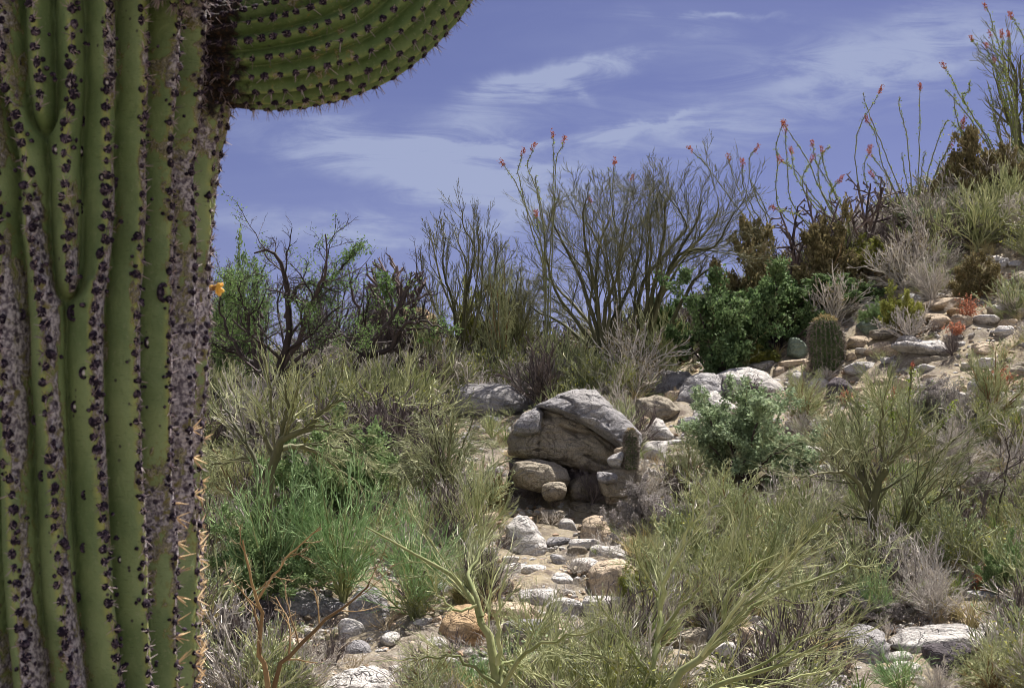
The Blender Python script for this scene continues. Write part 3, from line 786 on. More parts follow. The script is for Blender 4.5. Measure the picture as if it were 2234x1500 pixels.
def sag_material(name, trunk):
    m, N, b = material(name, .62, .3)
    at_ = N.new('ShaderNodeAttribute', attribute_name='rib')       # x: scar weight, y: nearness to the rib line, z: cork
    sp = N.new('ShaderNodeSeparateXYZ'); N.l.new(at_.outputs['Vector'], sp.inputs[0])
    scar, rib, cork = sp.outputs
    pos = N.new('ShaderNodeTexCoord').outputs['Object']
    n1 = N.noise(pos, 7, 4, .6); n2 = N.noise(pos, 42, 5, .65, .5); n3 = N.noise(pos, 130, 4, .7); n4 = N.noise(N.scale(pos, 1, 1, .35), 24, 4, .6, .6)
    g = N.mix(N.ss(n1, .35, .65), (.135, .19, .078), (.22, .28, .125))
    if not trunk: g = N.mix(N.ss(n4, .35, .7), (.07, .115, .035), (.12, .17, .06))
    g = N.mix(N.m('MULTIPLY', N.ss(rib, .45, 1.0), N.ss(n2, .3, .7)), g, (.31, .32, .09))
    g = N.mix(N.m('MULTIPLY', N.ss(n3, .56, .74), .55), g, (.30, .31, .18))
    scr = N.noise(N.scale(pos, 1, 1, 7), 60, 3, .7, .3)
    g = N.mix(N.m('MULTIPLY', N.ss(scr, .60, .68), .6), g, (.07, .10, .04))
    fk = N.new('ShaderNodeTexVoronoi'); N.l.new(pos, fk.inputs['Vector']); fk.inputs['Scale'].default_value = 38
    g = N.mix(N.m('MULTIPLY', N.ss(fk.outputs['Distance'], .14, .08), N.ss(n1, .4, .6)), g, (.045, .035, .04))
    v = N.m('ADD', scar, N.m('ADD', N.m('MULTIPLY', N.m('SUBTRACT', n2, .5), 1.5), N.m('MULTIPLY', N.m('SUBTRACT', n4, .5), 1.1)))
    olive = N.ss(v, .30, .42)
    g = N.mix(N.m('MULTIPLY', olive, .75), g, (.17, .15, .04))
    rim = N.m('MULTIPLY', N.ss(v, .42, .47), N.ss(v, .58, .50))
    g = N.mix(N.m('MULTIPLY', rim, .8), g, (.50, .45, .36))
    bark = N.mix(N.ss(n3, .40, .60), (.11, .09, .115), (.50, .46, .48))
    bark = N.mix(N.ss(n2, .54, .66), bark, (.17, .15, .05))
    vo = N.new('ShaderNodeTexVoronoi'); N.l.new(pos, vo.inputs['Vector']); vo.inputs['Scale'].default_value = 55
    bark = N.mix(N.m('MULTIPLY', N.ss(vo.outputs['Distance'], .33, .18), .9), bark, (.03, .02, .035))
    g = N.mix(N.ss(v, .52, .6), g, bark)
    ck = N.ss(N.m('ADD', cork, N.m('MULTIPLY', N.m('SUBTRACT', n2, .5), .9)), .4, .6)
    g = N.mix(ck, g, N.mix(N.ss(n3, .48, .70), (.012, .008, .007), (.085, .045, .022)))
    N.put(b.inputs['Base Color'], g)
    bp = N.new('ShaderNodeBump'); bp.inputs['Distance'].default_value = .006; bp.inputs['Strength'].default_value = .9
    N.put(bp.inputs['Height'], N.m('ADD', N.m('MULTIPLY', n2, .5), N.m('ADD', N.m('MULTIPLY', N.ss(v, .46, .56), .9), N.m('MULTIPLY', N.m('MULTIPLY', n3, 1.1), N.m('ADD', N.ss(v, .4, .6), ck)))))
    N.l.new(bp.outputs[0], b.inputs['Normal'])
    return m


M['sag_skin'] = sag_material('saguaro_skin', True)
M['sag_arm'] = sag_material('saguaro_arm_skin', False)
ar, NA, bA = material('areole_felt', .9, .15)
pA = NA.new('ShaderNodeTexCoord').outputs['Object']
NA.put(bA.inputs['Base Color'], NA.mix(NA.ss(NA.noise(pA, 160, 3, .6), .45, .7), (.012, .008, .016), (.10, .075, .10)))
M['areole'] = ar
rs_, NR, bR = material('pale_scar', .8, .15); bR.inputs['Base Color'].default_value = (.5, .46, .46, 1); M['scar'] = rs_


def attr(me, vals):
    a = me.attributes.new('rib', 'FLOAT_VECTOR', 'POINT')
    a.data.foreach_set('vector', np.asarray(vals, np.float32).ravel())


def blob(center, nrm, updir, a, b_, c_, lumps=.13):
    """a small felt pad: half ellipsoid a wide, b_ tall, c_ thick"""
    V0, F0 = ico(2)
    n = unit(np.asarray(nrm, float)); u = unit(np.asarray(updir, float) - n * np.dot(n, updir)); r = np.cross(u, n)
    k = 1 + lumps * rng.normal(size=(len(V0), 1))
    W0 = V0 * k
    return center + W0[:, :1] * a * r + W0[:, 1:2] * b_ * u + W0[:, 2:] * c_ * n, F0


def sag_point(th, z, off=0.0):
    R = float(sag_r(z)) + off
    return np.array([SX + R * math.sin(th), SY - R * math.cos(th), z]), np.array([math.sin(th), -math.cos(th), 0.])


def build_saguaro():
    root = empty('saguaro_cactus', (SX, SY, 0), 'giant ribbed saguaro trunk filling the left side, dotted with black spine pads, one thick arm', 'cactus')
    org = np.array([SX, SY, 0.])
    zs = np.concatenate([np.linspace(-.1, 1.0, 40), np.arange(1.01, 2.62, .0045), np.linspace(2.64, 4.6, 60)])
    nt_ = 560
    th = np.linspace(-PI, PI, nt_, endpoint=False)
    Z, T = np.meshgrid(zs, th, indexing='ij')
    HAM = .058
    ribs = sag_ridges(zs)
    ANG = np.stack([r_[0] for r_ in ribs], 1)                 # rows x ribs, increasing
    def field(active):
        A = ANG[:, active]; q = np.zeros(Z.shape)
        for i in range(len(zs)):
            row = np.sort(A[i]); ext = np.concatenate([row - 2 * PI, row, row + 2 * PI])
            k = np.searchsorted(ext, th)
            l, r_ = ext[k - 1], ext[k]; mid = (l + r_) / 2; hg = (r_ - l) / 2
            q[i] = np.where(th < mid, (th - l) / hg, (th - r_) / hg)
        return q
    allr = list(range(len(ribs)))
    names = ['L0', 'L1', 'A', 'L2', 'L3']
    qAll, qNoA, qNoL2 = field(allr), field([i for i in allr if i != 2]), field([i for i in allr if i not in (2, 3)])
    qq = qAll.copy()
    for (nm, ib, qin, qout) in (('A', 2, qAll, qNoA), ('L2', 3, qNoA, qNoL2)):
        end = RL[nm][0][0]; rr_ = .030
        ra = ANG[:, ib][:, None]
        lft = ANG[:, ib - 1 if nm == 'A' else 1][:, None]; rgt = ANG[:, ib + 1][:, None]
        hw = np.where(T < ra, (ra - lft) / 2, (rgt - ra) / 2)
        zc = end + .012
        dd = np.sqrt(((T - ra) / hw) ** 2 + (np.maximum(zc - Z, 0) / rr_) ** 2)
        dd1 = np.where(Z > zc, 0, dd)
        tip = np.where(dd < 1, dd * np.sign(T - ra + 1e-9), np.sign(qout) * (1 + (np.abs(qout) - 1) * sstep(dd, 1, 1.45)))
        below = Z < zc
        nearby = np.abs(T - ra) < hw * 1.6
        sel = below & nearby & (Z > zc - .06)
        if nm == 'A':
            qq = np.where(Z > zc, qq, qNoA); qq = np.where(sel, tip, qq)
        else:
            qq = np.where(Z > zc, qq, qNoL2); qq = np.where(sel, tip, qq)
    best_d = qq
    hh = 1 - (np.abs(qq) ** 1.55 * .70 + np.clip(np.abs(qq) - .86, 0, 1) * 1.3)
    R = sag_r(zs)[:, None] - HAM * (1 - hh) * 1.25
    top = np.clip((4.6 - zs) / .5, 0, 1)[:, None] ** .5
    R = R * np.maximum(top, .02)
    R += .0016 * np.sin(T * 31 + Z * 20) * np.sin(Z * 37 + T * 5)
    Vt = np.stack([SX + R * np.sin(T), SY - R * np.cos(T), Z], -1).reshape(-1, 3)
    I = np.arange(len(Vt)).reshape(Z.shape); J = np.roll(I, -1, 1)
    Fq = np.stack([I[:-1], J[:-1], J[1:], I[1:]], -1).reshape(-1, 4)
    # corky scars lie mostly on the right flank of each rib, more lower down and towards the right side
    py = 1000 - (Z - 1.6) / 2.1 * F
    low = sstep(py, 150, 800)
    rd = best_d
    flank = np.exp(-((rd - .42) / .32) ** 2)
    right = sstep(T, math.radians(28), math.radians(75))
    wt = .10 + .70 * flank * (.42 + .58 * low) + .36 * right * (.6 + .4 * low) + .22 * np.exp(-(rd / .2) ** 2) - .45 * np.exp(-((rd + .55) / .35) ** 2) * (1 - right)
    lump = np.zeros(Z.shape)
    for i_ in range(0, len(zs), 4):
        row = np.array([mnoise.fractal(Vector((math.sin(t_) * 2.2, math.cos(t_) * 2.2, zs[i_] * 3.6)), .8, 2, 4) for t_ in th[::8]])
        lump[i_:i_ + 4] = np.repeat(row, 8)[None]
    wt += .85 * lump - .05
    cork = np.exp(-(((T - math.radians(82)) / .20) ** 2 + ((Z - 2.34) / .13) ** 2) * .9) * 1.1
    mb = MB(); mb.add(Vt, Fq, 'sag_skin')
    nskin = len(Vt)
    spots, spin = [], []
    for ki, (key, RLk) in enumerate(list(RL.items())):
        z0 = RLk[0][0] + (.012 if key in ('A', 'L2') else 0); z = z0
        while z < 2.72:
            spots.append((float(ridge_angle(key, z)), z, key)); z += rng.uniform(.0195, .0265)
    for j in range(1, 17):
        z = .1 + rng.random() * .02
        while z < 2.9:
            a = float(ridge_angle('L6', z)); a0 = float(ridge_angle('L0', z)) + 2 * PI
            th_ = a + (a0 - a) * j / 17
            if j <= 3: spots.append((th_, z, 'R%d' % j))
            z += .026
    for th_, z, key in spots:
        th_ += rng.normal() * .012
        p, n = sag_point(th_, z, -.002)
        s = rng.uniform(.9, 1.35) * (1.2 if key in ('L0', 'L1', 'L2', 'L3', 'A') else 1)
        V_, F_ = blob(p, n, (0, 0, 1), .0047 * s * rng.uniform(.8, 1.35), .0060 * s, .0045 * s)
        mb.add(V_, F_, 'areole')
        for _c in range(int(rng.integers(0, 4))):      # crumbs of black felt beside it
            q, n2_ = sag_point(th_ + rng.normal() * .035 + .012, z + rng.normal() * .009, -.004)
            V_, F_ = blob(q, n2_, (0, 0, 1), .0026 * s * rng.uniform(.6, 1.3), .0027 * s, .0035 * s); mb.add(V_, F_, 'areole')
    for (x, y, r1) in [(190, 250, 8), (188, 318, 8), (192, 440, 9), (270, 395, 8), (125, 325, 8), (165, 680, 13), (185, 815, 10), (172, 888, 9), (362, 640, 17), (345, 747, 9),
                       (248, 912, 8), (190, 1080, 7), (192, 1195, 8), (182, 1305, 9), (190, 1387, 7), (70, 915, 8), (222, 740, 8), (60, 1293, 8), (152, 182, 9), (236, 182, 8), (38, 680, 9), (225, 385, 7), (92, 1035, 8), (330, 470, 6), (285, 1220, 6)]:
        th_, z = pix_cyl(x, y); r_ = r1 / F * 2.05
        # find the skin there
        i = int(np.argmin(abs(zs - z))); jx = int(((th_ + PI) / (2 * PI)) * nt_) % nt_
        p = Vt[i * nt_ + jx]; n = np.array([math.sin(th_), -math.cos(th_), 0])
        t = np.linspace(0, 2 * PI, 17)
        up_ = np.array([0, 0, 1.]); rt = np.cross(up_, n)
        ring = p + n * .001 + r_ * (np.cos(t)[:, None] * rt * .8 + np.sin(t)[:, None] * up_ * (1.1 + .1 * rng.normal()))
        V_, F_ = tubes(ring[None], np.full((1, 17), r_ * .34), 7); mb.add(V_, F_, 'areole')
        V_, F_ = blob(p, n, (0, 0, 1), r_ * .5, r_ * .65, .002, .1); mb.add(V_, F_, 'scar' if rng.random() < .6 else 'areole')
    me = mb.mesh('trunk', True, org)
    vals = np.zeros((len(me.vertices), 3))
    vals[:nskin, 0] = wt.ravel(); vals[:nskin, 1] = np.exp(-(rd / .38) ** 2).ravel(); vals[:nskin, 2] = cork.ravel()
    attr(me, vals)
    link('trunk', me, root)
    # spines : short grey ones all over, long straw ones low on the right
    P_, R_, P2, R2 = [], [], [], []
    for th_, z, key in spots:
        pyv = 1000 - (z - 1.6) / 2.1 * F
        p, n = sag_point(th_, z)
        tang = np.array([math.cos(th_), math.sin(th_), 0])
        long_ = key in ('L5', 'L6', 'R1', 'R2', 'R3') and pyv > 880 + 90 * rng.normal() and rng.random() < .62
        if key == 'L5' and pyv < 1080: long_ = False
        if long_:
            for _ in range(6 if key != 'L5' else 4):
                d = unit(n * (.4 if key != 'L5' else .6) + tang * rng.uniform(.55, 1.2) + np.array([0, 0, rng.normal() * .55]))
                ln = rng.uniform(.008, .036)
                P_.append([p, p + d * ln * .5, p + d * ln]); R_.append([.0017, .0012, .0004])
        for _ in range(7):
            d = unit(n * .5 + tang * rng.normal() * .8 + np.array([0, 0, rng.normal() * .9]))
            ln = rng.uniform(.008, .019)
            P2.append([p, p + d * ln * .5, p + d * ln]); R2.append([.0009, .0007, .0003])
    mb = MB(); V_, F_ = tubes(P_, R_, 4); mb.add(V_, F_, 'spine_straw'); link('straw_spines', mb.mesh('straw_spines', False, org), root)
    mb = MB(); V_, F_ = tubes(P2, R2, 3); mb.add(V_, F_, 'spine_dark'); link('grey_spines', mb.mesh('grey_spines', False, org), root)
    # arms
    arm(root, org, [(438, 112), (490, 116), (540, 118), (620, 108), (700, 85), (780, 48), (845, -8), (905, -82), (945, -180), (965, -320), (970, -520), (972, -760)],
        [112, 112, 124, 135, 142, 148, 152, 155, 156, 156, 150, 128], 2.256, 'arm', 20, .0 + 2.256 * 0)
    arm(root, org, [(392, -74), (394, -74), (396, -80), (398, -110), (398, -170), (398, -300)], [70, 84, 92, 96, 100, 96], None, 'arm', 16, 0)
    # yellow blossom stuck on the right edge
    fl = MB()
    c = at(470, 627, 2.30)
    for k in range(9):
        d = unit(rng.normal(size=3) + np.array([.5, -.2, .1])); L_ = .012
        V_, F_ = blob(c + d * L_ * .7, np.cross(d, [0, 0, 1]), d, .005, .010, .0016, .1); fl.add(V_, F_, 'petal')
    V_, F_ = blob(c, (0, -1, 0), (0, 0, 1), .006, .006, .006, .2); fl.add(V_, F_, 'petal_dark')
    st = np.array([[at(455, 632, 2.30), at(463, 630, 2.30), c]]); V_, F_ = tubes(st, np.array([[.003, .003, .003]]), 6); fl.add(V_, F_, 'petal_dark')
    link('blossom', fl.mesh('blossom', True, org), root)


pm, _, pb = material('blossom_yellow', .6); pb.inputs['Base Color'].default_value = (.85, .50, .10, 1); M['petal'] = pm
pm, _, pb = material('blossom_brown', .8); pb.inputs['Base Color'].default_value = (.25, .12, .03, 1); M['petal_dark'] = pm


def arm(root, org, pxs, radpx, Y, name, nrib, _):
    n = 230
    if Y is not None:
        pts = np.array([at(x, y, Y) for x, y in pxs])
        rr = np.array(radpx) / F * Y
    else:                                   # the stub that comes towards the viewer
        ys = [2.12, 2.02, 1.96, 1.93, 1.92, 1.92]
        pts = np.array([at(x, y, yy_) for (x, y), yy_ in zip(pxs, ys)]); rr = np.array(radpx) / F * 2.0
    Pc = resample(pts, n); s_ = np.linspace(0, len(rr) - 1, n); R0 = np.interp(s_, np.arange(len(rr)), rr)
    T = unit(np.gradient(Pc, axis=0))
    A = unit(np.cross(T, np.broadcast_to(np.array([0, 1., 0]) if Y is not None else np.array([1., 0, 0]), T.shape))); B = np.cross(T, A)
    na = nrib * 14
    ph = np.linspace(0, 2 * PI, na, endpoint=False)
    arcl = np.concatenate([[0], np.cumsum(np.linalg.norm(np.diff(Pc, axis=0), axis=1))])
    wob = .05 * np.sin(arcl * 14)[:, None]
    q = ((ph[None] + wob) * nrib / (2 * PI)) % 1.0 - .5          # -.5 .. .5, 0 = rib line
    hgt = 1 - np.abs(q * 2) ** 1.7
    depth = .015 + .009 * sstep(arcl, .02, .2)[:, None]
    r = R0[:, None] - depth * (1 - hgt)
    e = np.clip((arcl[-1] - arcl) / .12, 0, 1) ** .5
    r = r * e[:, None] + 1e-4
    Vt = Pc[:, None] + r[..., None] * (A[:, None] * np.cos(ph)[None, :, None] + B[:, None] * np.sin(ph)[None, :, None])
    mb = MB()
    I = np.arange(n * na).reshape(n, na); J = np.roll(I, -1, 1)
    mb.add(Vt.reshape(-1, 3), np.stack([I[:-1], J[:-1], J[1:], I[1:]], -1).reshape(-1, 4), 'sag_arm')
    P_, R_ = [], []
    for j in range(nrib):
        s = .03 + rng.random() * .01
        while s < arcl[-1] - .03:
            i = int(np.searchsorted(arcl, s)); a = (j + .5) * 2 * PI / nrib - wob[i, 0]
            nr = A[i] * math.cos(a) + B[i] * math.sin(a)
            p = Pc[i] + nr * (R0[i] * e[i] - .002)
            k = rng.uniform(.75, 1.15)
            V_, F_ = blob(p, nr, T[i], .0062 * k, .0082 * k, .0045 * k); mb.add(V_, F_, 'areole')
            for _k in range(5):
                d = unit(nr * .8 + rng.normal(size=3) * .45 + np.array([0, 0, -.35]))
                ln = rng.uniform(.008, .026)
                P_.append([p, p + d * ln * .5, p + d * ln]); R_.append([.0007, .0005, .0003])
            s += rng.uniform(.020, .027)
    me = mb.mesh(name, True, org)
    vals = np.zeros((len(me.vertices), 3))
    ck = np.exp(-(arcl / (.10 if Y is not None else .10)) ** 2.2)
    vals[:n * na, 0] = np.tile(.02 + .18 * np.exp(-(arcl[:, None] - .2) ** 2 / .01), (1, na)).ravel()
    vals[:n * na, 1] = (np.exp(-(q * 4.2) ** 2) * .7).ravel()
    vals[:n * na, 2] = np.repeat(ck, na)
    attr(me, vals)
    o = link(name, me, root)
    mb = MB(); V_, F_ = tubes(P_, R_, 3); mb.add(V_, F_, 'spine_dark'); link('spines', mb.mesh('spines', False, org), o)


build_saguaro()

# ------------------------------------------------------------------ barrel cacti
def barrel(px, py, hpx, wpx, label, tilt=0.0, Y=None):
    g = ground(px, py) if Y is None else at(px, py, Y)
    Y = g[1]; h = hpx / F * Y; r = wpx / 2 / F * Y
    root = empty('barrel_cactus', g, label, 'cactus')
    n, nr = 60, 22; na = nr * 8
    t = np.linspace(0, 1, n)
    prof = np.interp(t, [0, .1, .3, .55, .75, .88, .96, 1], [.80, .92, .99, 1.0, .90, .70, .42, .04])
    ph = np.linspace(0, 2 * PI, na, endpoint=False)
    q = (ph * nr / (2 * PI)) % 1 - .5
    hg = (1 - np.abs(q * 2) ** 1.5)
    Rr = r * prof[:, None] * (1 - .20 * (1 - hg)[None])
    Vt = np.stack([Rr * np.cos(ph), Rr * np.sin(ph), np.repeat((t * h - .03)[:, None], na, 1)], -1)
    Vt[..., 0] += tilt * (t ** 1.5)[:, None] * h
    mb = MB(); I = np.arange(n * na).reshape(n, na); J = np.roll(I, -1, 1)
    mb.add(Vt.reshape(-1, 3), np.stack([I[:-1], J[:-1], J[1:], I[1:]], -1).reshape(-1, 4), 'barrel_skin')
    link('body', mb.mesh('body', True), root)
    P_, R_, G_, S_ = [], [], [], []
    for j in range(nr):
        a = (j + .5) * 2 * PI / nr
        for s in np.arange(.05, 1.0, .030 if h > .5 else .04):
            rr = r * np.interp(s, t, prof); c = np.array([rr * math.cos(a) + tilt * s ** 1.5 * h, rr * math.sin(a), s * h - .03])
            nrm = unit(np.array([math.cos(a), math.sin(a), .1 + 1.2 * max(s - .7, 0) * 3]))
            gold = s > (.86 if h > .5 else .95)
            for _ in range(4 if h > .5 else 3):
                d = unit(nrm * .55 + rng.normal(size=3) * .6); ln = rng.uniform(.25, .6) * .13 * (h / .8)
                m_ = c + d * ln * .55; e_ = c + d * ln + np.array([0, 0, -.15 * ln])
                (G_ if gold else P_).append([c, m_, e_]); (S_ if gold else R_).append([.0042, .003, .001])
    mb = MB(); V_, F_ = tubes(P_, R_, 3); mb.add(V_, F_, 'spine_red'); link('red_spines', mb.mesh('red_spines'), root)
    mb = MB(); V_, F_ = tubes(G_, S_, 3); mb.add(V_, F_, 'spine_gold'); link('golden_crown_spines', mb.mesh('golden_crown_spines'), root)
    return root


M['barrel_skin'] = plant_mat('barrel_skin', (.03, .055, .02), (.075, .11, .04), 6)
barrel(1806, 806, 124, 74, 'big barrel cactus with a gold fringed top standing in front of the thicket', -.03)
barrel(1376, 1016, 88, 31, 'little dark barrel cactus at the right tip of the split boulder stack', .02, Y=12.78)

# ------------------------------------------------------------------ branching plants
def limbs_world(mains, Y, spread, rng_, r0, r1, n=14):
    """photograph polylines -> limbs that also spread in depth"""
    Ps, Rs = [], []
    for k, pl in enumerate(mains):
        rr0, rr1 = r0, r1
        if isinstance(pl, tuple): pl, rr0, rr1 = pl
        dyend = spread * (rng_.uniform(-1, 1))
        m = len(pl)
        pts = np.array([at(px, py, Y + dyend * (i / (m - 1)) ** 1.5) for i, (px, py) in enumerate(pl)])
        Ps.append(resample(pts, n)); Rs.append(np.linspace(rr0, rr1, n))
    P = np.array(Ps); R = np.array(Rs)
    if Y < 9: R = R * .78
    P[:, 2:] += rng_.normal(size=P[:, 2:].shape) * r0 * .25
    return P, R


def tree(name, label, cat, shrink, Y, mains, r0, r1, spread, levels, mats, group=None, leaf=None, extra=0, parts=('trunk', 'crown')):
    r_ = np.random.default_rng(abs(hash(label)) % 1000 if False else sum(map(ord, label)))
    P, R = limbs_world(mains, Y, spread, r_, r0, r1)
    if shrink:
        P = P[0, 0] + (P - P[0, 0]) * shrink
    if extra:          # further limbs out of the picture plane, like the traced ones
        idx = r_.integers(0, len(P), extra)
        E = P[idx].copy(); b = P[0, 0]
        for e in range(extra):
            a = r_.uniform(-1.2, 1.2) + (PI if r_.random() < .3 else 0)
            d = E[e] - b; c, s = math.cos(a), math.sin(a)
            E[e, :, 0] = b[0] + d[:, 0] * c - d[:, 1] * s * .8; E[e, :, 1] = b[1] + d[:, 0] * s * .8 + d[:, 1] * c
            E[e, :, 2] = b[2] + d[:, 2] * r_.uniform(.75, .98)
        P = np.concatenate([P, E]); R = np.concatenate([R, R[idx] * .8])
    org = P[0, 0].copy(); org[2] = float(H(org[0], org[1]))
    root = empty(name, org, label, cat, group)
    mb = MB(); V_, F_ = tubes(P, R, 7); mb.add(V_, F_, mats[0])
    cur, cr = P, R
    mc = MB(); allp = []
    for li, lv in enumerate(levels):
        cur, cr = grow(cur, cr, **lv)
        V_, F_ = tubes(cur, cr, 5 if li == 0 else 3)
        if li == 0 and mats[0] != mats[1]: mb.add(V_, F_, mats[0])
        else: mc.add(V_, F_, mats[1])
        if li >= len(levels) - 2: allp.append(cur.reshape(-1, 3))
    link(parts[0], mb.mesh(parts[0], True, org), root)
    if mc.n: link(parts[1], mc.mesh(parts[1], False, org), root)
    if leaf:
        pts = np.concatenate(allp); sel = pts[rng.random(len(pts)) < leaf.get('keep', 1)]
        if 'fn' in leaf: sel = sel[leaf['fn'](sel)]
        ml = MB(); V_, F_ = leaves(sel, leaf['size'], leaf['n'], leaf['spread'], leaf.get('long', 2)); ml.add(V_, F_, leaf['mat'])
        link('foliage', ml.mesh('foliage', False, org), root)
    return root


def L(k, ang=32, ratio=.5, n=4, wig=.12, up=.15, rs=.6, rmin=.003, t0=.2, t1=1.0):
    return dict(k=k, ang=ang, ratio=ratio, n=n, wig=wig, up=up, rs=rs, rmin=rmin, t0=t0, t1=t1)


def build_trees():
    pv = ('pv_bark', 'pv_dark')
    tree('palo_verde_tree', 'big leafless palo verde with many fanning limbs at the middle of the crest', 'tree', .86, 20.6, [
        [(1318, 800), (1315, 700), (1325, 630), (1345, 590), (1360, 520), (1372, 440), (1380, 400)],
        [(1318, 800), (1300, 700), (1270, 610), (1235, 530), (1205, 470), (1185, 430), (1175, 400)],
        [(1312, 800), (1290, 710), (1240, 640), (1190, 590), (1150, 570)],
        [(1318, 800), (1310, 690), (1290, 580), (1270, 480), (1265, 400), (1275, 368)],
        [(1324, 800), (1330, 700), (1370, 630), (1400, 550), (1415, 480), (1410, 420)],
        [(1312, 800), (1270, 740), (1210, 690), (1150, 660), (1125, 640)],
        [(1324, 800), (1345, 700), (1350, 620), (1325, 520), (1315, 430)],
        [(1318, 790), (1260, 700), (1200, 620), (1170, 520), (1165, 470)],
        [(1318, 790), (1300, 640), (1300, 520), (1330, 430), (1345, 410)]],
        .042, .007, 1.6, [L(10, 34, .50, 7, .14, .3, .34, .0042), L(8, 32, .52, 6, .14, .3, .6, .0034), L(6, 28, .55, 4, .13, .3, .7, .0028, .1), L(2, 24, .5, 3, .1, .3, .8, .0024, .1)],
        pv, extra=2)
    tree('palo_verde_tree', 'second leafless palo verde leaning right with one long bare limb at the crest', 'tree', .86, 20.9, [
        [(1400, 790), (1388, 690), (1400, 600), (1440, 540), (1500, 470), (1515, 450), (1490, 400), (1450, 350)],
        [(1404, 790), (1440, 640), (1480, 530), (1530, 505), (1580, 500), (1615, 450), (1640, 400)],
        [(1400, 790), (1430, 700), (1450, 620), (1470, 560), (1545, 480), (1590, 420), (1595, 375)],
        [(1398, 790), (1420, 690), (1410, 560), (1420, 450), (1412, 390)],
        [(1402, 790), (1430, 660), (1470, 560), (1500, 500), (1540, 430), (1550, 380)],
        [(1404, 780), (1480, 680), (1515, 610), (1560, 560), (1600, 540)],
        [(1400, 790), (1430, 600), (1450, 500), (1460, 400), (1445, 345)]],
        .045, .008, 1.3, [L(10, 34, .50, 7, .14, .3, .34, .0042), L(8, 32, .52, 6, .14, .3, .6, .0034), L(6, 28, .55, 4, .13, .3, .7, .0028, .1), L(2, 24, .5, 3, .1, .3, .8, .0024, .1)],
        pv, extra=3)
    tree('palo_verde_tree', 'slender upright leafless palo verde between the cholla and the big palo verde', 'tree', .86, 21.2, [
        [(1010, 800), (1000, 700), (960, 600), (940, 520), (925, 460)], [(1010, 800), (1010, 680), (1030, 560), (1040, 500), (1015, 450), (1002, 420)],
        [(1015, 800), (1050, 650), (1060, 560), (1062, 460)], [(1015, 800), (1070, 680), (1090, 580), (1100, 490)], [(1005, 800), (985, 640), (960, 560), (965, 470)],
        [(1010, 800), (960, 690), (925, 620), (905, 560)]],
        .032, .007, 1.0, [L(10, 24, .40, 6, .12, .5, .45, .005), L(8, 22, .48, 5, .12, .45, .6, .004), L(5, 22, .5, 4, .12, .4, .7, .003)],
        pv, extra=2)
    tree('palo_verde_tree', 'hazy fine twigged palo verde behind the tall ocotillo at the top right corner', 'tree', None, 24.0, [
        [(2240, 420), (2225, 330), (2200, 260), (2180, 200), (2165, 150)], [(2250, 420), (2240, 300), (2230, 200), (2225, 120)], [(2240, 420), (2210, 360), (2180, 300), (2170, 250)],
        [(2260, 420), (2270, 250), (2280, 120)], [(2245, 420), (2220, 260), (2215, 160), (2190, 110)]],
        .05, .010, 1.0, [L(9, 28, .40, 6, .14, .3, .55, .0055), L(7, 26, .48, 5, .14, .3, .6, .004), L(5, 24, .5, 4, .12, .3, .7, .003)], pv, extra=2)
    tree('mesquite_tree', 'dark trunked mesquite with sparse bright green feathery leaves next to the saguaro', 'tree', .92, 17.5, [
        ([(592, 950), (596, 840), (560, 790), (520, 760), (469, 740)], .085, .03), ([(594, 950), (600, 840), (612, 780), (632, 727), (632, 618), (622, 557), (594, 513), (552, 513)], .08, .012),
        ([(598, 900), (612, 790), (664, 717), (677, 657), (706, 600), (721, 548), (718, 470)], .06, .008), ([(632, 640), (664, 590), (720, 600), (765, 612)], .03, .008),
        ([(706, 600), (745, 570), (775, 530), (790, 500)], .025, .006), ([(560, 790), (540, 700), (520, 620), (490, 560)], .04, .008),
        ([(596, 850), (570, 720), (560, 620), (575, 545)], .04, .008), ([(520, 760), (480, 680), (465, 600)], .03, .006), ([(600, 840), (660, 760), (740, 715), (800, 720)], .04, .008),
        ([(594, 820), (530, 830), (480, 850), (440, 850)], .035, .01)],
        .06, .01, 1.2, [L(11, 45, .40, 7, .22, .2, .4, .005), L(7, 42, .52, 6, .22, .2, .6, .0036), L(4, 40, .5, 4, .22, .1, .7, .0028)],
        ('mesq_bark', 'mesq_bark'), extra=3, leaf=dict(size=.014, n=2, spread=.04, long=2.6, mat='mesq_leaf', keep=.36,
        fn=lambda p: (mn_field(p, 1.4) > -.22) & (p[:, 2] > 2.7)))
    tree('mesquite_tree', 'leaning bare mesquite with dark crooked limbs in front of the tall rounded boulder', 'tree', None, 18.2, [
        ([(745, 868), (792, 772), (820, 735), (856, 692), (882, 644), (920, 599)], .06, .012), ([(790, 780), (853, 759), (888, 702), (920, 690)], .05, .01), ([(853, 759), (880, 712), (920, 700), (968, 715)], .035, .008),
        ([(800, 790), (785, 692), (770, 644), (760, 590)], .035, .008), ([(792, 772), (740, 740), (700, 700), (690, 650)], .03, .006), ([(856, 692), (850, 640), (830, 600)], .02, .006),
        ([(800, 860), (850, 800), (900, 790), (940, 800)], .03, .006)],
        .05, .01, .9, [L(10, 45, .40, 7, .22, .2, .45, .005), L(7, 42, .50, 5, .22, .15, .6, .0036), L(4, 40, .5, 4, .22, .1, .7, .0028)],
        ('mesq_bark', 'mesq_bark'), extra=1, leaf=dict(size=.022, n=3, spread=.04, mat='mesq_leaf', keep=.16, fn=lambda p: mn_field(p, 1.6) > .16))
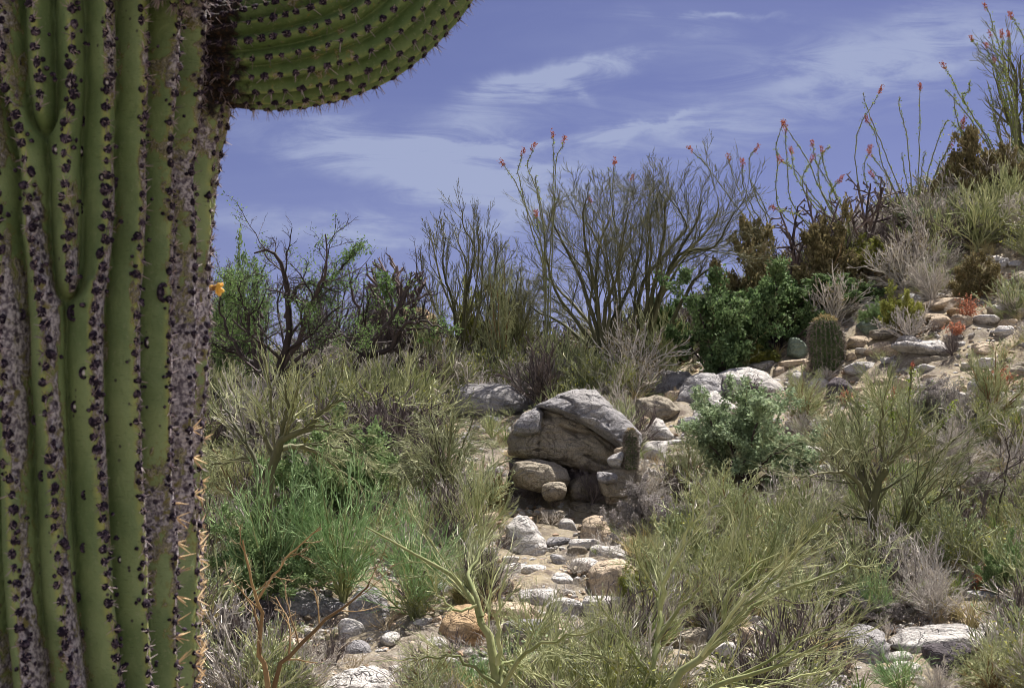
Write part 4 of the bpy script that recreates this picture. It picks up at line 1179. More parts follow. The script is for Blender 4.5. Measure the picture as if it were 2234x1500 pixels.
    def fan(bx, by, w, top, n, seed):
        r_ = random.Random(seed); out = []
        for i in range(n):
            f_ = -1 + 2 * (i + r_.random()) / n; tx = bx + f_ * w; ty = top + abs(f_) ** 1.6 * (by - top) * .45 + r_.uniform(0, 30)
            out.append([(bx, by), (bx + f_ * w * .35 + r_.uniform(-8, 8), by + (ty - by) * .35), (bx + f_ * w * .75 + r_.uniform(-12, 12), by + (ty - by) * .7), (tx, ty)])
        return out
    lv_ = [L(10, 36, .48, 7, .18, .2, .4, .0045), L(8, 36, .52, 5, .18, .2, .6, .0034), L(5, 34, .5, 4, .16, .1, .7, .0026)]
    tree('thorn_tree', 'grey brown leafless thorn tree screening the sky between mesquite and tall rounded boulder', 'tree', None, 20.0, fan(715, 850, 95, 600, 9, 3), .035, .007, 1.0, lv_, ('mesq_bark', 'dead_twig'), extra=2)
    tree('thorn_tree', 'grey brown leafless thorn tree above the tall rounded boulder, left of the slender palo verde', 'tree', None, 21.0, fan(880, 830, 90, 610, 9, 4), .035, .007, 1.0, lv_, ('mesq_bark', 'dead_twig'), extra=2)
    tree('thorn_tree', 'fine twigged thorn tree against the saguaro edge at skyline height', 'tree', None, 20.5, fan(500, 860, 90, 600, 9, 5), .035, .007, 1.0, lv_, ('mesq_bark', 'dead_twig'), extra=2,
         leaf=dict(size=.017, n=1, spread=.03, long=2.4, mat='mesq_leaf', keep=.2))
    tree('thorn_tree', 'low olive thorn tree between the slender and the big palo verde', 'tree', None, 21.4, fan(1105, 830, 90, 560, 9, 6), .035, .007, 1.0, lv_, ('pv_bark', 'pv_dark'), extra=2)
    # chollas
    ch = dict(n=3, wig=.05, rmin=.016, rs=.95)
    tree('cholla_cactus', 'staghorn cholla with thick purplish joints against the sky over the leaning mesquite', 'cactus', None, 20.2, [
        [(862, 760), (858, 690), (850, 630), (845, 590)], [(862, 740), (880, 660), (895, 610)], [(860, 740), (835, 660), (810, 620)], [(862, 740), (870, 640), (866, 580)], [(866, 740), (905, 660), (925, 620)]],
        .032, .016, .5, [dict(k=6, t0=.3, t1=1, ang=48, ratio=.48, n=3, wig=.05, up=.3, rs=.85, rmin=.013, taper=.9), dict(k=3, t0=.3, t1=1, ang=50, ratio=.55, n=3, wig=.05, up=.3, rs=.9, rmin=.011, taper=.9)],
        ('cholla', 'cholla'), parts=('trunk', 'joints'))
    for (bx, by, tops, lab) in [
        (1735, 590, [(1700, 460), (1740, 450), (1770, 500), (1715, 500), (1690, 560)], 'chain fruit cholla with drooping joints under the left ocotillo fan'),
        (1800, 560, [(1760, 430), (1800, 470), (1830, 440), (1850, 430), (1780, 500)], 'thick jointed cholla clump rising above the brown shrub'),
        (1890, 545, [(1870, 400), (1900, 400), (1920, 430), (1855, 440), (1930, 400)], 'tall cholla with curled joints left of the wide ocotillo fan')]:
        tree('cholla_cactus', lab, 'cactus', None, 21.4, [[(bx, by), (bx * .5 + tx * .5 + rng.normal() * 6, by * .5 + ty * .5), (tx, ty)] for tx, ty in tops],
             .026, .014, .4, [dict(k=6, t0=.35, t1=1, ang=55, ratio=.42, n=3, wig=.08, up=.1, rs=.85, rmin=.011, taper=.9), dict(k=3, t0=.3, t1=1, ang=60, ratio=.45, n=3, wig=.1, up=0, rs=.9, rmin=.009, taper=.9)],
             ('cholla', 'cholla'), parts=('trunk', 'joints'))
    # foreground palo verdes
    fg = ('fg_bark', 'fg_twig')
    fl = [L(9, 26, .44, 8, .09, .12, .26, .0024, .25), L(7, 20, .58, 7, .08, .06, .6, .0016, .1), L(3, 18, .62, 5, .07, .03, .75, .0012, .1)]
    tree('palo_verde_sapling', 'pale forked palo verde trunk rising from the bottom edge left of centre', 'tree', None, 7.0, [
        ([(1110, 1624), (1092, 1500), (1075, 1420), (1055, 1360), (1035, 1310), (1000, 1270), (960, 1240), (880, 1200), (800, 1150)], .040, .006), ([(1050, 1345), (1035, 1290), (1020, 1250), (1045, 1210), (1060, 1150)], .022, .006),
        ([(1085, 1450), (1090, 1380), (1085, 1330), (1100, 1260)], .02, .006), ([(1095, 1500), (1150, 1420), (1230, 1390), (1320, 1370)], .018, .004), ([(1095, 1500), (1010, 1440), (950, 1430), (880, 1440)], .015, .004),
        ([(1092, 1500), (1100, 1440), (1150, 1460), (1220, 1500)], .015, .004), ([(1040, 1320), (1000, 1330), (960, 1300), (930, 1250)], .012, .004)], .03, .005, .6, fl, fg)
    tree('palo_verde_sapling', 'straight slim palo verde with ascending wands at the bottom centre', 'tree', None, 7.6, [
        ([(1425, 1582), (1422, 1480), (1432, 1400), (1440, 1330), (1435, 1270), (1425, 1220)], .030, .006), ([(1432, 1400), (1470, 1340), (1510, 1300), (1545, 1260), (1560, 1200)], .018, .004),
        ([(1440, 1330), (1450, 1270), (1480, 1200), (1510, 1130), (1520, 1080)], .022, .005), ([(1422, 1480), (1380, 1420), (1340, 1360), (1300, 1300)], .014, .004), ([(1422, 1480), (1370, 1450), (1290, 1430), (1210, 1430)], .012, .004),
        ([(1435, 1300), (1400, 1230), (1380, 1170)], .01, .004)], .03, .005, .6, fl, fg)
    tree('palo_verde_sapling', 'leaning whitish palo verde limb sweeping to the right from the bottom centre', 'tree', None, 6.6, [
        ([(1400, 1665), (1460, 1500), (1530, 1430), (1585, 1375), (1580, 1320), (1620, 1260), (1700, 1200)], .034, .006), ([(1585, 1375), (1650, 1320), (1750, 1270), (1850, 1240), (1930, 1225)], .018, .004),
        ([(1530, 1430), (1600, 1330), (1680, 1250), (1760, 1180)], .016, .004), ([(1585, 1370), (1660, 1290), (1740, 1200), (1790, 1130)], .014, .004)], .03, .005, .6, fl, fg)
    tree('palo_verde_sapling', 'low palo verde branch spraying over the lower right boulders', 'tree', None, 6.9, [
        ([(1480, 1645), (1520, 1530), (1600, 1480), (1700, 1450), (1780, 1410), (1860, 1390)], .026, .004), ([(1600, 1480), (1680, 1440), (1760, 1380), (1840, 1360)], .014, .003), ([(1560, 1500), (1650, 1500), (1760, 1470), (1850, 1450)], .012, .003)], .02, .004, .5, fl, fg)
    tree('wiry_shrub', 'two stemmed orange brown leafless shrub in the lower left corner', 'shrub', None, 6.2, [
        ([(592, 1705), (583, 1480), (565, 1420), (570, 1350), (560, 1300), (545, 1250), (530, 1180)], .020, .005), ([(590, 1705), (600, 1480), (640, 1420), (700, 1360), (740, 1330), (790, 1290), (805, 1265)], .018, .004),
        ([(630, 1430), (632, 1380), (625, 1340), (600, 1300)], .008, .003), ([(560, 1310), (600, 1250), (640, 1200), (700, 1150)], .01, .003)], .015, .004, .4,
        [L(6, 40, .30, 6, .15, .15, .5, .0028), L(4, 38, .45, 5, .15, .1, .6, .0018), L(3, 36, .5, 4, .12, .05, .7, .0014)], ('brown_bark', 'brown_twig'), parts=('stems', 'twigs'))
    fl2 = [L(11, 30, .50, 7, .11, .1, .35, .0036), L(9, 24, .55, 6, .10, .05, .6, .0027), L(4, 22, .6, 4, .09, 0, .7, .0017)]
    tree('palo_verde_tree', 'pale barked crooked palo verde between the saguaro and the bright green bush', 'tree', None, 11.6, [
        ([(578, 1190), (590, 1030), (605, 985), (620, 955), (660, 940), (700, 905), (735, 875), (765, 872)], .055, .008), ([(605, 985), (620, 930), (630, 880), (620, 840)], .03, .006), ([(614, 978), (660, 972), (720, 1010), (785, 1060)], .03, .005),
        ([(595, 1040), (540, 1000), (480, 1010), (450, 1000)], .022, .005), ([(590, 1060), (530, 960), (500, 900), (480, 860)], .025, .005), ([(680, 930), (720, 930), (780, 960), (810, 1000)], .015, .004), ([(600, 1000), (570, 930), (560, 870)], .02, .005)],
        .04, .006, .9, fl2, ('pv_bark', 'fg_twig'), extra=2)
    tree('palo_verde_tree', 'green trunked palo verde with a bowed stem on the right slope', 'tree', None, 11.2, [
        ([(1935, 1235), (1905, 1140), (1912, 1060), (1935, 1020), (1960, 990), (1980, 930)], .055, .008), ([(1908, 1100), (1880, 1030), (1875, 960), (1870, 880)], .03, .006), ([(1905, 1120), (1860, 1040), (1800, 1030), (1770, 1040)], .025, .005),
        ([(1940, 1235), (1960, 1150), (1990, 1080), (2040, 1000), (2100, 940)], .03, .005), ([(1905, 1140), (1850, 1125), (1800, 1105)], .02, .005), ([(1935, 1020), (1920, 950), (1930, 870)], .02, .005),
        ([(1940, 1235), (2000, 1130), (2060, 1080), (2130, 1030)], .025, .005), ([(1930, 1210), (1840, 1180), (1780, 1190)], .015, .004), ([(1880, 1030), (1830, 960), (1800, 900)], .015, .004), ([(1912, 1060), (1860, 990), (1840, 940)], .015, .004)],
        .04, .006, .9, fl2, ('pv_bark', 'pv_twig'), extra=3)
    tree('dead_shrub', 'black and grey leafless dead shrub by the right edge', 'shrub', None, 11.6, [
        ([(2155, 1215), (2145, 1150), (2150, 1080), (2190, 1030), (2234, 1000)], .022, .006), ([(2155, 1215), (2130, 1150), (2090, 1100), (2070, 1070)], .018, .004), ([(2170, 1215), (2190, 1150), (2210, 1100), (2234, 1080)], .018, .004),
        ([(2150, 1100), (2120, 1030), (2110, 980)], .012, .004), ([(2160, 1200), (2180, 1100), (2200, 1000), (2190, 950)], .012, .004)], .02, .004, .6,
        [L(7, 38, .4, 6, .2, .1, .5, .004), L(6, 36, .5, 5, .2, 0, .6, .003), L(4, 36, .5, 4, .2, 0, .7, .0022)], ('dead_twig', 'dead_twig'), parts=('stems', 'twigs'))


def mn_field(p, s):
    return np.array([mnoise.noise(Vector(v * s)) for v in p])


build_trees()

# ------------------------------------------------------------------ ocotillos
def ocotillo(label, base, Y, stems, leafy, group=None, r=.0125, flower=None):
    b0 = at(*base, Y); b0[2] = min(b0[2], float(H(b0[0], b0[1])) + .1)
    root = empty('ocotillo', b0, label, 'ocotillo')
    for si, (pl, fl) in enumerate(stems):
        dy = rng.uniform(-.7, .7)
        pts = [np.array([b0[0] + rng.normal() * .05, b0[1] + rng.normal() * .05, b0[2] - .05])]
        pl = pl[::-1]; m = len(pl)
        for i, (x, y) in enumerate(pl): pts.append(at(x, y, Y + dy * ((i + 1) / m)))
        P = resample(pts, 26); P[1:] += rng.normal(size=(25, 3)) * .006
        R = np.linspace(r, r * .42, 26)
        mb = MB(); V_, F_ = tubes(P[None], R[None], 6); mb.add(V_, F_, 'oco_stem')
        # thorns
        q = resample(P, 150); 
        d = unit(rng.normal(size=(150, 3))); th_ = np.stack([q, q + d * .022, q + d * .04], 1)
        V_, F_ = tubes(th_, np.tile([.004, .003, .001], (150, 1)), 3); mb.add(V_, F_, 'oco_stem')
        st = link('stem', mb.mesh('stem', True, b0), root)
        nlf = int(110 * leafy)
        if nlf:
            k = np.clip((rng.random(nlf) ** 1.4) * 149, 0, 149).astype(int)
            ml = MB(); V_, F_ = leaves(q[k], .02, 2, .018, 1.8); ml.add(V_, F_, 'oco_leaf')
            link('leaves', ml.mesh('leaves', False, b0), st)
        if fl:
            top = P[-1]; dr = unit(P[-1] - P[-4] + np.array([0, 0, .02]))
            mf = MB(); c = top + rng.normal(size=(40, 3)) * .014 * Y / 20 + dr * rng.uniform(-.03, .09, (40, 1)) * Y / 20
            V_, F_ = leaves(c, .013 * Y / 20, 2, .010, 2.2, np.tile(dr, (40, 1))); mf.add(V_, F_, 'oco_flower')
            link('flower_cluster', mf.mesh('flower_cluster', False, b0), st)
    return root


def build_ocotillos():
    ocotillo('slim ocotillo with five red tips rising through the left of the big palo verde', (1195, 690), 20.0, [
        ([(1098, 358), (1129, 406), (1149, 460), (1167, 527), (1185, 600)], 1), ([(1140, 336), (1131, 380), (1145, 440), (1165, 500), (1186, 580)], 1),
        ([(1164, 325), (1151, 362), (1167, 405), (1182, 475), (1190, 560)], 1), ([(1206, 297), (1208, 361), (1206, 440), (1200, 560)], 1), ([(1230, 310), (1212, 355), (1210, 440), (1204, 560)], 1),
        ([(1168, 383), (1173, 420), (1186, 500)], 0), ([(1170, 470), (1178, 520), (1190, 600)], 1)], .25)
    ocotillo('thin ocotillo whose three red tips clear the big palo verde crown', (1350, 620), 21.0, [
        ([(1340, 358), (1337, 400), (1340, 470), (1348, 560)], 1), ([(1380, 391), (1367, 430), (1358, 500), (1352, 570)], 1), ([(1327, 365), (1330, 410), (1340, 500)], 0), ([(1288, 440), (1300, 480), (1330, 560)], 1)], .1)
    ocotillo('ocotillo with arching stems behind the leaning palo verde', (1690, 560), 21.6, [
        ([(1648, 327), (1636, 345), (1637, 395), (1655, 440), (1678, 500)], 1), ([(1620, 358), (1622, 400), (1640, 450), (1668, 510)], 1), ([(1590, 350), (1605, 400), (1630, 450), (1660, 520)], 1), ([(1510, 330), (1540, 360), (1590, 430), (1650, 520)], 1),
        ([(1640, 400), (1662, 440), (1685, 510)], 0)], .15)
    ocotillo('red flowered ocotillo fan tangled with cholla joints on the crest', (1865, 560), 21.6, [
        ([(1707, 273), (1693, 317), (1697, 350), (1693, 417), (1710, 470), (1790, 530)], 1), ([(1713, 287), (1715, 333), (1720, 383), (1723, 430), (1760, 490), (1820, 540)], 1),
        ([(1713, 275), (1737, 310), (1767, 360), (1783, 400), (1810, 450), (1840, 510)], 1), ([(1727, 333), (1737, 383), (1763, 427), (1803, 467), (1840, 520)], 1),
        ([(1773, 317), (1783, 357), (1803, 393), (1827, 430), (1850, 490)], 1), ([(1793, 333), (1800, 370), (1820, 420), (1850, 480)], 1), ([(1812, 318), (1795, 335), (1785, 380), (1800, 440), (1845, 510)], 0),
        ([(1705, 352), (1735, 372), (1790, 450), (1845, 530)], 1), ([(1770, 350), (1750, 400), (1790, 470), (1850, 540)], 1), ([(1828, 395), (1810, 430), (1830, 490)], 1), ([(1690, 455), (1740, 470), (1800, 520)], 1)], .9)
    ocotillo('wide ocotillo fan of long green wands in the middle of the right skyline', (2000, 535), 22.0, [
        ([(1883, 202), (1893, 240), (1910, 283), (1930, 333), (1950, 383), (1970, 433), (1990, 490)], 0), ([(1917, 203), (1897, 240), (1877, 273), (1868, 317), (1870, 393), (1890, 450), (1960, 510)], 1),
        ([(1963, 212), (1963, 240), (1975, 277), (1982, 333), (1988, 400), (1995, 470)], 0), ([(2007, 195), (2007, 267), (2005, 333), (2003, 417), (2001, 490)], 1), ([(2068, 262), (2057, 280), (2043, 317), (2027, 367), (2018, 417), (2007, 480)], 0),
        ([(2100, 265), (2080, 300), (2063, 333), (2043, 373), (2023, 427), (2008, 485)], 1), ([(2087, 350), (2067, 373), (2043, 417), (2012, 490)], 1), ([(1903, 340), (1930, 377), (1953, 420), (1985, 490)], 1),
        ([(1895, 268), (1912, 300), (1925, 360), (1960, 430), (1990, 500)], 1), ([(1967, 333), (1975, 383), (1987, 433), (1998, 500)], 0), ([(2017, 330), (2010, 383), (2004, 450)], 0), ([(1898, 328), (1885, 370), (1905, 440), (1970, 510)], 1),
        ([(2070, 322), (2050, 360), (2020, 440)], 1), ([(1905, 385), (1930, 430), (1980, 510)], 1), ([(1893, 360), (1925, 400), (1975, 490)], 0)], .55)
    ocotillo('leafy green ocotillo leaning left out of the brown shrub at upper right', (2192, 385), 22.6, [
        ([(2060, 147), (2077, 173), (2097, 213), (2123, 253), (2150, 293), (2175, 340)], 1), ([(2062, 197), (2083, 217), (2117, 260), (2150, 310), (2180, 360)], 0), ([(2117, 177), (2112, 200), (2100, 210), (2120, 250), (2160, 320)], 0),
        ([(2097, 280), (2100, 300), (2123, 315), (2160, 350)], 1), ([(2082, 205), (2084, 245), (2100, 285), (2150, 340)], 0), ([(2153, 177), (2163, 213), (2167, 253), (2183, 310)], 0), ([(2075, 265), (2110, 300), (2165, 360)], 0)], 1.1)
    ocotillo('tallest red tipped ocotillo reaching the top right corner', (2222, 370), 22.8, [
        ([(2152, 17), (2163, 43), (2167, 67), (2180, 100), (2190, 143), (2200, 200), (2212, 290)], 1), ([(2120, 87), (2137, 110), (2160, 133), (2180, 160), (2203, 210), (2218, 290)], 1), ([(2187, 80), (2188, 117), (2197, 167), (2212, 230)], 1),
        ([(2207, 37), (2223, 63), (2236, 100), (2236, 220)], 1), ([(2161, 80), (2175, 120), (2192, 180), (2212, 260)], 1), ([(2152, 105), (2170, 150), (2200, 240)], 1), ([(2199, 80), (2205, 140), (2218, 240)], 1), ([(2170, 135), (2180, 190), (2208, 280)], 1)], 1.0)
    ocotillo('dark green ocotillo wands standing on the right slope below the corrugated slab', (1975, 1010), 14.0, [
        ([(1950, 858), (1945, 900), (1955, 960)], 1), ([(2040, 850), (2020, 900), (1995, 960)], 0), ([(1990, 800), (1985, 860), (1980, 950)], 1), ([(1850, 865), (1890, 900), (1945, 970)], 1), ([(2080, 880), (2050, 930), (2005, 980)], 0)], .8)
    ocotillo('green dotted ocotillo wands at the far right middle', (2215, 1080), 14.5, [
        ([(2135, 870), (2160, 930), (2200, 1020)], 0), ([(2185, 850), (2190, 930), (2208, 1020)], 1), ([(2225, 860), (2220, 940), (2215, 1030)], 0), ([(2150, 840), (2180, 920), (2208, 1040)], 1), ([(2250, 900), (2235, 980), (2220, 1050)], 0)], 1.2)


build_ocotillos()

# ------------------------------------------------------------------ shrubs
def shrub_proto(kind):
    """a shrub about 1 m high and 1.3 m wide; returns a list of (part name, mesh)"""
    S = dict(n0=22, up0=.55, lv=[L(8, 34, .5, 5, .16, .2, .6, .004), L(7, 34, .5, 4, .16, .15, .65, .003), L(4, 32, .5, 3, .14, .1, .7, .0024)], stem='grey_twig', twig='grey_twig', leaf=None, r0=.014)
    if kind == 'grey': pass
    if kind == 'dead': S.update(stem='dead_twig', twig='dead_twig')
    if kind == 'spiky': S.update(n0=60, up0=.6, lv=[L(4, 14, .6, 4, .05, .1, .7, .004)], stem='dead_twig', twig='grey_twig', r0=.006)
    if kind == 'broom': S.update(n0=26, up0=1.1, lv=[L(6, 20, .6, 5, .09, .2, .6, .0042), L(5, 18, .6, 5, .08, .15, .7, .0032)], stem='fg_bark', twig='fg_twig', r0=.010)
    if kind == 'vivid': S.update(n0=26, up0=.9, lv=[L(7, 24, .6, 5, .12, .1, .6, .0042), L(6, 22, .6, 5, .12, .0, .7, .0034)], stem='fg_bark', twig='broom_green', r0=.010)
    if kind == 'droop': S.update(n0=20, up0=.5, lv=[L(7, 26, .6, 6, .12, -.5, .6, .0042), L(6, 22, .6, 5, .12, -.4, .7, .0034), L(3, 22, .5, 4, .1, -.2, .8, .0028)], stem='pv_bark', twig='pv_twig', r0=.014)
    if kind == 'mixed': S.update(n0=26, lv=[L(8, 34, .5, 5, .16, .2, .6, .004), L(7, 34, .5, 4, .16, .15, .65, .003), L(4, 32, .5, 3, .14, .1, .7, .003)], stem='brown_bark', twig='fg_twig')
    lf = {'green': ('leaf_green', .022), 'blue': ('leaf_blue', .017), 'brown': ('leaf_brown', .024), 'yellow': ('leaf_yellow', .019), 'fresh': ('leaf_fresh', .017), 'greyleaf': ('leaf_grey', .016)}
    if kind in lf:
        S.update(n0=18, lv=[L(7, 38, .5, 5, .18, .2, .6, .0045), L(6, 38, .5, 4, .16, .15, .65, .0035), L(4, 34, .5, 3, .14, .1, .7, .003)],
                 stem='brown_bark' if kind in ('brown', 'yellow') else 'mesq_bark', twig={'brown': 'brown_twig', 'yellow': 'pv_twig', 'blue': 'pv_twig', 'green': 'pv_dark', 'fresh': 'pv_twig', 'greyleaf': 'grey_twig'}[kind], leaf=lf[kind])
    n0 = S['n0']
    a = rng.uniform(0, 2 * PI, n0); el = np.arccos(1 - rng.random(n0) * .85)      # polar angle from up
    d = np.stack([np.sin(el) * np.cos(a), np.sin(el) * np.sin(a), np.cos(el) * .9 + .12], 1)
    end = d * np.array([.62, .62, .95]) * rng.uniform(.62, .95, (n0, 1))
    n = 9; t = np.linspace(0, 1, n)[None, :, None]
    P = end[:, None] * t; P[..., 2] = end[:, None, 2] * t[..., 0] ** (.8)
    P[:, 1:] += np.cumsum(rng.normal(size=(n0, n - 1, 3)) * .014, 1)
    P[:, 0] = np.array([[0, 0, -.05]]) + rng.normal(size=(n0, 3)) * .02
    R = np.linspace(S['r0'], S['r0'] * .4, n)[None].repeat(n0, 0)
    mb = MB(); V_, F_ = tubes(P, R, 5); mb.add(V_, F_, S['stem'])
    mt = MB(); cur, cr = P, R; tips = []
    for li, lv in enumerate(S['lv']):
        cur, cr = grow(cur, cr, **lv); V_, F_ = tubes(cur, cr, 3); mt.add(V_, F_, S['twig'])
        if li >= 1: tips.append(cur.reshape(-1, 3))
    allv = np.concatenate(mb.v + mt.v)
    fit = (2 * np.percentile(np.hypot(allv[:, 0], allv[:, 1]), 95), np.percentile(allv[:, 2], 98.5))
    out = [fit, ('stems', mb.mesh('stems'))]
    if S['leaf']:
        pts = np.concatenate(tips)
        keep = mn_field(pts[:, :] * 1.0, 4.5) > -.3
        pts = pts[keep]
        mt2 = MB(); V_, F_ = leaves(pts, S['leaf'][1], 4 if kind == 'blue' else 3, .018, 1.7); mt2.add(V_, F_, S['leaf'][0])
        out.append(('twigs', mt.mesh('twigs'))); out.append(('foliage', mt2.mesh('foliage')))
    else:
        out.append(('twigs', mt.mesh('twigs')))
    return out


PROTO = {}
def shrub(kind, box, label, name='shrub', cat='shrub', Y=None, group=None, deep=1.0, hmul=1.0):
    x0, y0, x1, y1 = box
    key = (kind, int(rng.integers(0, 2)))
    if key not in PROTO: PROTO[key] = shrub_proto(kind)
    g = ground((x0 + x1) / 2, y1) if Y is None else onground((x0 + x1) / 2, Y)
    if g[1] > 22: g = onground((x0 + x1) / 2, 22.0)
    w = (x1 - x0) / F * g[1]; top = at((x0 + x1) / 2, y0, g[1])[2]
    h = max(top - g[2], .15) * hmul
    o = empty(name, g, label, cat, group)
    o.rotation_euler = (0, 0, rng.uniform(0, 2 * PI))
    pw, ph = PROTO[key][0]
    o.scale = (w / pw, w / pw * deep, h / ph)
    for pn, me in PROTO[key][1:]:
        c = bpy.data.objects.new(pn, me); COL.objects.link(c); c.parent = o
    return o


def build_shrubs():
    # crest, left to right
    shrub('fresh', (455, 600, 590, 860), 'feathery bright green bush filling the gap between saguaro and mesquite', Y=19.5)
    shrub('dead', (640, 640, 800, 860), 'dark fine twigged bush right behind the mesquite', Y=20.0)
    shrub('mixed', (880, 640, 1000, 860), 'olive twig mass at the foot of the slender palo verde', Y=20.5)
    shrub('dead', (740, 600, 900, 820), 'tall dark thorny brush standing against the sky above the tall rounded boulder', Y=20.8)
    shrub('mixed', (1040, 560, 1150, 820), 'upright olive brush between the slender and the big palo verde', Y=21.0)
    shrub('greyleaf', (600, 760, 800, 930), 'dense grey green brush right of the mesquite trunk')
    shrub('mixed', (455, 820, 600, 1000), 'pale olive twiggy brush against the saguaro edge, under the mesquite')
    shrub('mixed', (640, 820, 820, 985), 'pale olive twiggy brush between mesquite trunk and sandy patch')
    shrub('grey', (460, 740, 600, 860), 'fine dead grey brush behind the mesquite trunk')
    shrub('yellow', (935, 655, 1085, 850), 'olive yellow leafy bush behind the whale backed boulder')
    shrub('fresh', (890, 700, 950, 850), 'narrow vivid green shoots right of the tall rounded boulder')
    shrub('fresh', (800, 680, 880, 800), 'small fresh green leafy plant under the leaning mesquite')
    shrub('grey', (700, 720, 800, 860), 'tangled lilac grey bush left of the tall rounded boulder')
    shrub('dead', (1085, 740, 1200, 850), 'purple grey dead bush behind the big split boulder stack')
    shrub('mixed', (1090, 600, 1200, 800), 'tall thin olive brush left foot of the big palo verde')
    shrub('greyleaf', (1180, 790, 1330, 850), 'low grey scrub under the big palo verde')
    shrub('grey', (1290, 800, 1390, 872), 'pale dead scrub right behind the stack cap slab')
    shrub('spiky', (1400, 800, 1485, 862), 'spiky dead grass like tuft fanning over the flat grey slab')
    shrub('brown', (1330, 760, 1410, 800), 'small golden brown plant between the palo verde trunks')
    shrub('brown', (1545, 510, 1740, 660), 'dark brown olive shrub left of the ocotillo cholla tangle', Y=20.9)
    shrub('brown', (1730, 495, 1890, 660), 'rusty brown shrub below the thick jointed cholla clump', Y=20.9)
    shrub('yellow', (1850, 520, 1990, 650), 'dull olive shrub under the wide ocotillo fan', Y=20.9)
    shrub('green', (1450, 605, 1690, 800), 'dark green thicket bush on the left with a flat shaded side', Y=19.6)
    shrub('green', (1580, 590, 1810, 795), 'dark green thicket bush in the middle, pale lit dome on top', Y=20.0)
    shrub('green', (1710, 605, 1925, 780), 'dark green thicket bush on the right behind the barrel cactus', Y=20.2)
    shrub('green', (1400, 660, 1520, 790), 'low dark green bush at the foot of the leaning palo verde')
    shrub('yellow', (1620, 760, 1700, 800), 'small lime green plant over the large sunlit boulder')
    shrub('brown', (2065, 300, 2210, 480), 'large rust brown bush at the foot of the leaning ocotillo', Y=22.0)
    shrub('brown', (2160, 330, 2260, 490), 'brown bush cut by the right edge under the tallest ocotillo', Y=22.0)
    shrub('blue', (1995, 440, 2155, 580), 'rounded grey green bush right of the wide ocotillo fan', Y=21.5)
    shrub('grey', (1975, 545, 2095, 660), 'fine grey leafless bush below the rounded grey green bush')
    shrub('brown', (2080, 560, 2190, 650), 'brown speckled low bush in the upper scree')
    shrub('grey', (2130, 440, 2240, 530), 'lilac grey dry scrub above the jutting rock')
    shrub('yellow', (1925, 630, 2010, 730), 'yellow speckled bush in front of the dark rock bank')
    shrub('fresh', (1880, 660, 1940, 720), 'small bright green bush beside the green tinted rock')
    shrub('dead', (2050, 720, 2105, 780), 'dark dead tuft against the corrugated slab right end')
    shrub('grey', (2060, 660, 2110, 690), 'small grey dry tuft on the broad tan slab')
    # right slope
    shrub('mixed', (1690, 810, 1820, 920), 'orange speckled twiggy bush left of the dark domed stone')
    shrub('broom', (1860, 790, 1990, 900), 'yellow green broom like plant below the crumbling ledge')
    shrub('greyleaf', (1985, 830, 2110, 930), 'dry grey scrub below the corrugated slab')
    shrub('mixed', (2100, 760, 2240, 920), 'wispy olive bush at the right edge level with the barrel')
    shrub('grey', (2030, 920, 2160, 1040), 'purple grey brush above the dead black shrub')
    shrub('greyleaf', (2080, 1020, 2200, 1110), 'whitish dry scrub around the dead black shrub')
    shrub('blue', (1500, 860, 1775, 1060), 'big blue green bush under the white pointed boulder')
    shrub('dead', (1600, 820, 1690, 885), 'dark dead bush in the hollow of the large sunlit boulder')
    shrub('dead', (1250, 1015, 1335, 1100), 'black dead bush in the mouth of the boulder cave')
    shrub('grey', (1330, 1010, 1480, 1110), 'bleached thorny scrub right below the little barrel cactus')
    shrub('mixed', (1440, 960, 1570, 1080), 'straw coloured twiggy bush left of the blue green bush')
    shrub('greyleaf', (1340, 1060, 1500, 1200), 'pale silvery brush right of the tan block clearing')
    shrub('mixed', (1500, 1030, 1700, 1190), 'olive grey brush below the blue green bush')
    shrub('broom', (1690, 1050, 1840, 1200), 'pale wand bush left of the bowed palo verde')
    shrub('broom', (1560, 1100, 1720, 1300), 'pale green wand bush low in the right middle')
    shrub('grey', (1720, 1200, 1860, 1320), 'purple grey brush above the lower right boulders')
    shrub('grey', (1960, 1230, 2110, 1360), 'tangled dark grey brush above the long pale slab')
    shrub('greyleaf', (1830, 1290, 1960, 1360), 'mottled brown grey scrub over the grey boulder')
    shrub('vivid', (1860, 1240, 1960, 1360), 'green grassy bush between the two lower right boulders')
    shrub('fresh', (2150, 1180, 2250, 1310), 'small bright green leafy plant at the right edge')
    shrub('mixed', (2080, 1400, 2250, 1520), 'dry straw and olive brush in the lower right corner')
    shrub('vivid', (1900, 1410, 2040, 1520), 'green wiry bush in front of the long pale slab')
    shrub('broom', (1640, 1400, 1800, 1530), 'grassy wand bush at the bottom right of centre')
    shrub('grey', (2000, 1440, 2100, 1530), 'white dry stalks under the dark hollowed rock')
    # left and middle
    shrub('droop', (835, 880, 1110, 1110), 'drooping grey green brush hanging over the left of the stack')
    shrub('dead', (850, 940, 1010, 1090), 'blackish dead brush inside the drooping brush')
    shrub('broom', (960, 1020, 1120, 1200), 'yellow green wand bush left of the cave')
    shrub('brown', (1060, 1040, 1120, 1110), 'small orange brown dead plant at the left of the cave')
    shrub('fresh', (590, 930, 850, 1160), 'bright green fine leaved bush behind the crooked palo verde')
    shrub('vivid', (455, 1020, 720, 1320), 'vivid green tangle of stems beside the saguaro spines')
    shrub('vivid', (620, 1010, 880, 1310), 'vivid green tangle of stems in the middle of the left brush')
    shrub('vivid', (790, 1100, 1010, 1350), 'vivid green broom plant left of the forked pale trunk')
    shrub('fresh', (480, 1110, 740, 1310), 'blue green fine leaved bush over the long grey boulder')
    shrub('mixed', (450, 960, 600, 1110), 'straw and olive brush beside the saguaro, above the green tangle')
